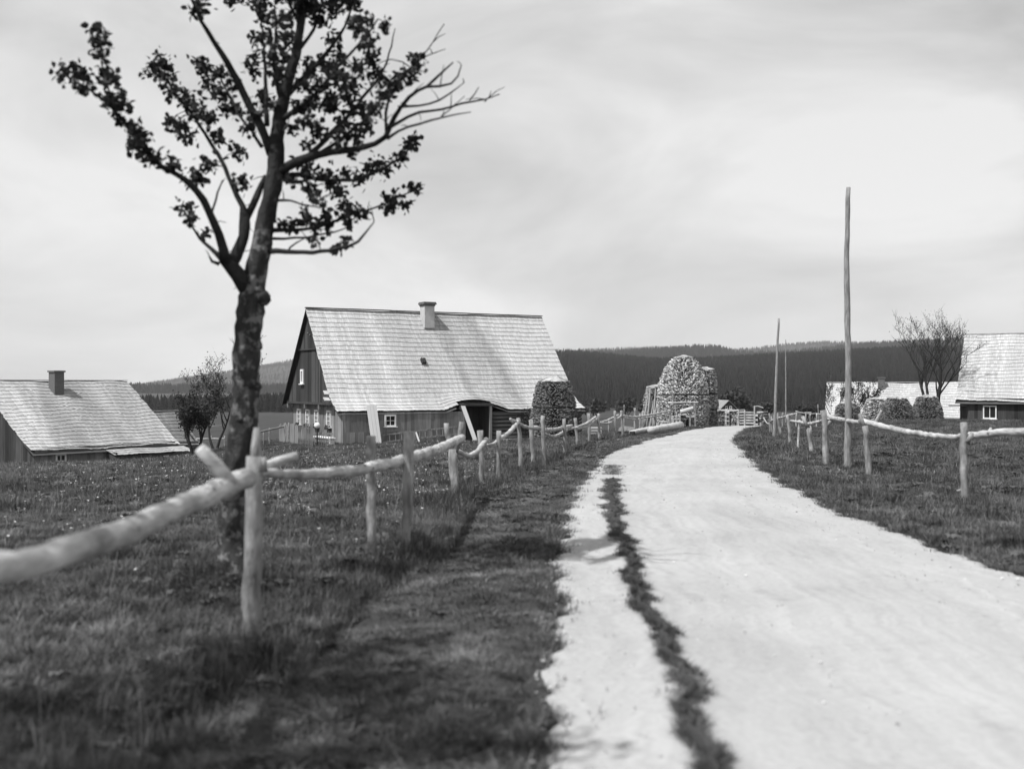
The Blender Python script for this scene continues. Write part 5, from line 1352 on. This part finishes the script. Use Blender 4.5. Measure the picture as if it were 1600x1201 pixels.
    # leaf clusters: photograph position, radius in pixels
    CL = [(100, 117, 12), (118, 110, 12), (130, 120, 13), (130, 135, 10), (157, 60, 13), (152, 45, 9), (157, 84, 9), (165, 115, 14), (176, 118, 11), (180, 155, 17), (192, 165, 12), (172, 160, 10), (188, 186, 9), (205, 195, 8), (218, 212, 16), (226, 238, 15), (210, 225, 10), (243, 248, 12), (270, 258, 12), (300, 280, 13), (312, 276, 9),
          (240, 108, 18), (255, 95, 14), (262, 125, 20), (275, 145, 15), (300, 160, 18), (285, 198, 15), (268, 190, 11), (310, 176, 15), (327, 185, 13), (320, 110, 16), (345, 112, 13), (328, 130, 12), (345, 142, 13), (352, 168, 14), (372, 172, 13), (340, 214, 11), (370, 235, 14), (325, 255, 14), (376, 282, 14), (290, 325, 13), (300, 343, 10), (320, 364, 7), (385, 195, 11), (312, 95, 9), (295, 215, 9), (365, 130, 9),
          (398, 92, 13), (395, 112, 10), (430, 80, 16), (430, 100, 15), (440, 122, 15), (410, 150, 12), (402, 178, 10), (452, 58, 15), (485, 105, 15), (500, 130, 16), (420, 55, 14), (400, 60, 11), (440, 30, 15), (410, 25, 12), (470, 15, 15), (500, 30, 15), (520, 60, 14), (455, 95, 12), (470, 130, 12), (530, 92, 14), (510, 100, 14), (425, 165, 10),
          (530, 120, 16), (546, 140, 17), (520, 156, 16), (560, 110, 15), (575, 62, 15), (580, 92, 14), (590, 120, 14), (560, 170, 17), (540, 190, 16), (515, 165, 15), (490, 160, 15), (480, 190, 14), (500, 202, 14), (572, 195, 14), (600, 150, 14), (612, 132, 12), (640, 115, 13), (656, 100, 10), (625, 118, 11), (645, 90, 8), (560, 42, 14), (568, 28, 12), (600, 40, 9), (455, 200, 11), (465, 165, 12), (530, 215, 12), (555, 212, 12), (585, 170, 12), (520, 15, 13), (550, 5, 12), (480, 225, 9),
          (485, 265, 13), (510, 275, 14), (520, 288, 12), (480, 290, 12), (490, 305, 10), (560, 277, 12), (590, 256, 14), (602, 266, 11), (625, 245, 14), (640, 224, 12), (648, 215, 7), (530, 300, 11), (540, 320, 12), (515, 335, 11), (555, 330, 13), (568, 337, 7), (612, 312, 15), (632, 317, 11), (608, 322, 10), (652, 295, 9), (640, 290, 7), (440, 268, 10), (462, 345, 8), (482, 343, 8), (496, 350, 10), (512, 350, 10), (525, 388, 8), (540, 378, 8), (455, 357, 8), (490, 376, 8), (550, 240, 6), (455, 280, 10), (470, 255, 9), (545, 350, 7), (475, 330, 6), (440, 345, 6), (540, 268, 9), (575, 262, 9), (498, 315, 8), (535, 340, 9)]
    CL += [(r_.uniform(390, 560), r_.uniform(-130, 10), r_.uniform(13, 20)) for _ in range(46)] + [(r_.uniform(300, 600), r_.uniform(-60, 20), r_.uniform(10, 15)) for _ in range(14)]  # unseen crown above the frame, thickened to strengthen the tree's shadow
    nod = np.array([tuple(p) for p in nodes]); lv = MB(off); tw = MB(off)
    for (px, py, rp) in CL:
        c0 = P(px, py, D)
        dxz = np.hypot(800 + F * nod[:, 0] / nod[:, 1] - px, 600 - F * (nod[:, 2] - EYE) / nod[:, 1] - py); a = Vector(nod[int(np.argmin(dxz))])
        c = P(px, py, a.y + r_.uniform(-.22, .22))
        mid = a.lerp(c, .5) + Vector((r_.uniform(-.02, .02), 0, r_.uniform(-.03, .02)))
        tw.tube([a, mid, c], [.0045, .0035, .002], 4, cap=False)
        R0 = rp * D / F
        for _ in range(int(12 + rp * rp * .21)):
            v = Vector((r_.gauss(0, .48), r_.gauss(0, .8), r_.gauss(0, .48))) * R0; q = c + v
            L_ = r_.uniform(.034, .064); dr = Vector((r_.uniform(-1, 1), r_.uniform(-1, 1), r_.uniform(-1.1, .6))).normalized(); sd = dr.cross(Vector((r_.uniform(-1, 1), r_.uniform(-1, 1), r_.uniform(-1, 1)))).normalized(); nn = dr.cross(sd) * (L_ * .12)
            w = L_ * r_.uniform(.30, .42)
            lv.add([q, q + dr * L_ * .35 + sd * w + nn, q + dr * L_ * .45, q + dr * L_ * .35 - sd * w + nn, q + dr * L_ * .75 + sd * w * .7 + nn, q + dr * L_, q + dr * L_ * .75 - sd * w * .7 + nn], [(0, 1, 2), (0, 2, 3), (1, 4, 5, 2), (2, 5, 6, 3)])
    tw.build('twigs', M['bark_dark'], t, kind='stuff'); lv.build('crown', M['leaf'], t, kind='stuff')
    # small spur twigs along limbs
    sp = MB(off)
    for k in range(0, len(nodes), 3):
        a = nodes[k]; q = Vector((r_.gauss(0, 1), r_.gauss(0, 1), r_.gauss(.5, .8))).normalized() * r_.uniform(.05, .16); sp.tube([a, a + q * .5 + Vector((0, 0, .01)), a + q], [.005, .0035, .002], 4, cap=False)
    sp.build('spurs', M['bark_dark'], t, kind='stuff')
hero_tree()

# leafy clump at the foot of the tree
def root_clump():
    f = on_ground(366, 915); n = 420
    a = nrs.uniform(0, 6.283, n); q = np.abs(nrs.randn(n)) * .26
    x = f.x + np.cos(a) * q * 1.2; y = f.y - .05 + np.sin(a) * q * .8
    s = nrs.uniform(.25, .6, n); scatter('root_weeds', w_a, np.stack([x, y, gz(x, y) + nrs.uniform(0, .09, n)], 1), a, nrs.uniform(-.8, .8, n), np.stack([s, s, s], 1), kind='stuff', label='dark leafy weeds crowding the foot of the roadside tree')
    n = 300; a = nrs.uniform(0, 6.283, n); q = .12 + np.abs(nrs.randn(n)) * .2; x = f.x + np.cos(a) * q; y = f.y + np.sin(a) * q * .8; s = nrs.uniform(.8, 1.5, n)
    scatter('root_grass', t_b, np.stack([x, y, gz(x, y)], 1), a, nrs.uniform(-.3, .3, n), np.stack([s, s, s], 1), kind='stuff', label='long grass round the foot of the roadside tree')
root_clump()

# ------------------------------------------------------------------ trees and shrubs farther off
def bg_tree(name, foot, height, spread, label, seed, stems=1, leaf=0.09, nleaf=900, mat='leaf_far', bare=0.35, trunk=0.12, low=.25, cat='tree', group=None, leafless_top=False):
    t = thing(name, foot, 0, label, cat, group); r_ = random.Random(seed); tips = []
    br = MB(); tk = MB()
    def grow(p, d, L_, w, lvl):
        pts, rad = [p], [w]; q = Vector(p); dd = Vector(d)
        for k in range(4):
            dd = (dd + Vector((r_.gauss(0, .12), r_.gauss(0, .12), .06))).normalized(); q = q + dd * (L_ / 4); pts.append(q.copy()); rad.append(w * (1 - .16 * (k + 1)))
        (tk if lvl == 0 else br).tube(pts, rad, 6 if lvl < 2 else 4, .08, cap=False, seed=r_.randrange(999))
        if lvl >= 2: tips.extend(pts[1:])
        if lvl < 4:
            for k in range(4 if lvl < 2 else 3):
                f = r_.uniform(.35 if lvl else low + .15, 1.0); i = min(3, int(f * 4)); s = pts[i].lerp(pts[i + 1], f * 4 - i)
                a = r_.uniform(0, 6.283); sp = spread * r_.uniform(.6, 1.2); nd = (dd + Vector((math.cos(a) * sp, math.sin(a) * sp, r_.uniform(-.05, .35)))).normalized()
                grow(s, nd, L_ * r_.uniform(.5, .72), max(rad[i] * .58, .010), lvl + 1)
    for s in range(stems):
        a = 6.283 * s / stems + seed; grow(Vector((math.cos(a) * .1 * (stems > 1), math.sin(a) * .1 * (stems > 1), -.1)), Vector((math.cos(a) * .32 * (stems > 1), math.sin(a) * .32 * (stems > 1), 1)).normalized(), height * .55, trunk, 0)
    tk.build('trunk', M['bark_dark'], t, smooth=True); br.build('branches', M['bark_dark'], t, kind='stuff')
    lv = MB()
    for _ in range(nleaf):
        p = tips[int(len(tips) * r_.random())]
        q = p + Vector((r_.gauss(0, .1), r_.gauss(0, .1), r_.gauss(0, .1))); L_ = leaf * r_.uniform(.6, 1.3); a = Vector((r_.gauss(0, 1), r_.gauss(0, 1), r_.gauss(0, 1))).normalized(); b = a.orthogonal().normalized()
        lv.add([q, q + a * L_ * .5 + b * L_ * .4, q + a * L_, q + a * L_ * .5 - b * L_ * .4], [(0, 1, 2, 3)])
    if nleaf: lv.build('crown', M[mat], t, kind='stuff')
    return t
bg_tree('orchard_tree', gp(304, 58), 3.8, 1.0, 'dark leafy orchard tree beside the low cottage', 4, stems=2, nleaf=4200, leaf=.12, trunk=.09, low=.0)
bg_tree('orchard_tree', gp(336, 64), 5.0, .8, 'taller thin orchard tree just left of the big trunk', 9, stems=2, low=.05, nleaf=1200, leaf=.09, trunk=.09)
bg_tree('orchard_tree', gp(398, 70), 7.0, .5, 'slender bare orchard tree behind the big trunk', 14, nleaf=150, leaf=.09, trunk=.07)
bg_tree('bare_tree', (P(1456, 640, 73).x, 73, g1(P(1456, 640, 73).x, 73)), 7.0, .72, 'many stemmed nearly bare tree behind the wood stacks', 21, stems=4, nleaf=1700, leaf=.08, trunk=.14)
bg_tree('garden_shrub', gp(1344, 78), 3.0, .6, 'loose leafy shrub before the barn roof', 33, stems=3, nleaf=900, leaf=.13, trunk=.05, cat='shrub')
bg_tree('garden_shrub', gp(1305, 80), 2.9, .5, 'sparse shrub at the left corner of the barn', 35, stems=2, nleaf=300, leaf=.12, trunk=.04, cat='shrub')
bg_tree('garden_shrub', gp(1266, 62), 1.1, .9, 'small dark bush behind the crossing fence', 37, stems=4, nleaf=700, leaf=.12, trunk=.03, cat='shrub', mat='shrub')
c = HL(11.6, -1.5, 0); bg_tree('wall_creeper', c, 1.9, .8, 'dark creeper growing up the farmhouse wall by the wood stack', 41, stems=4, nleaf=1200, leaf=.10, trunk=.03, cat='shrub', mat='shrub')
# the next tree of the roadside row, outside the picture: its shade lies on the near verge
bg_tree('roadside_tree', (-4.6, 2.3, g1(-4.6, 2.3)), 6.4, .65, 'leafy roadside tree beyond the picture edge shading the near verge', 77, nleaf=4600, leaf=.09, trunk=.11, mat='leaf', low=.35)
# bushes in the valley meadow
for i, (px, d, h, lab) in enumerate([(1146, 260, 9, 'round bush beside the far gabled house'), (1160, 280, 8, 'second round bush right of the far gabled house'), (1200, 310, 6, 'low bush in the valley meadow by the leaning pole'), (905, 300, 6, 'bush before the forest just right of the farmhouse'),
                                     (935, 320, 6, 'bush before the forest above the plank pile'), (980, 330, 7, 'bush before the forest above the boulder heap'), (1010, 310, 6, 'bush before the forest behind the leaning poles')]):
    bg_tree('valley_bush', gp(px, d), h * .8, 1.0, lab, 60 + i, stems=4, nleaf=900, leaf=.9, trunk=.15, cat='bush', group='bushes in the valley', mat='shrub')

# ------------------------------------------------------------------ air
def haze():
    m = bpy.data.materials.new('valley_haze'); m.use_nodes = True
    N, L = m.node_tree.nodes, m.node_tree.links; N.clear()
    o = N.new('ShaderNodeOutputMaterial'); v = N.new('ShaderNodeVolumePrincipled')
    v.inputs['Color'].default_value = (0.92, 0.92, 0.92, 1); v.inputs['Density'].default_value = 0.00008; v.inputs['Anisotropy'].default_value = 0.1
    L.new(v.outputs[0], o.inputs['Volume'])
    b = MB(); b.box2((-6400, -6400, -30), (6400, 6400, 240))
    b.build('haze', m, kind='stuff', label='thin pale haze over the valley')
haze()
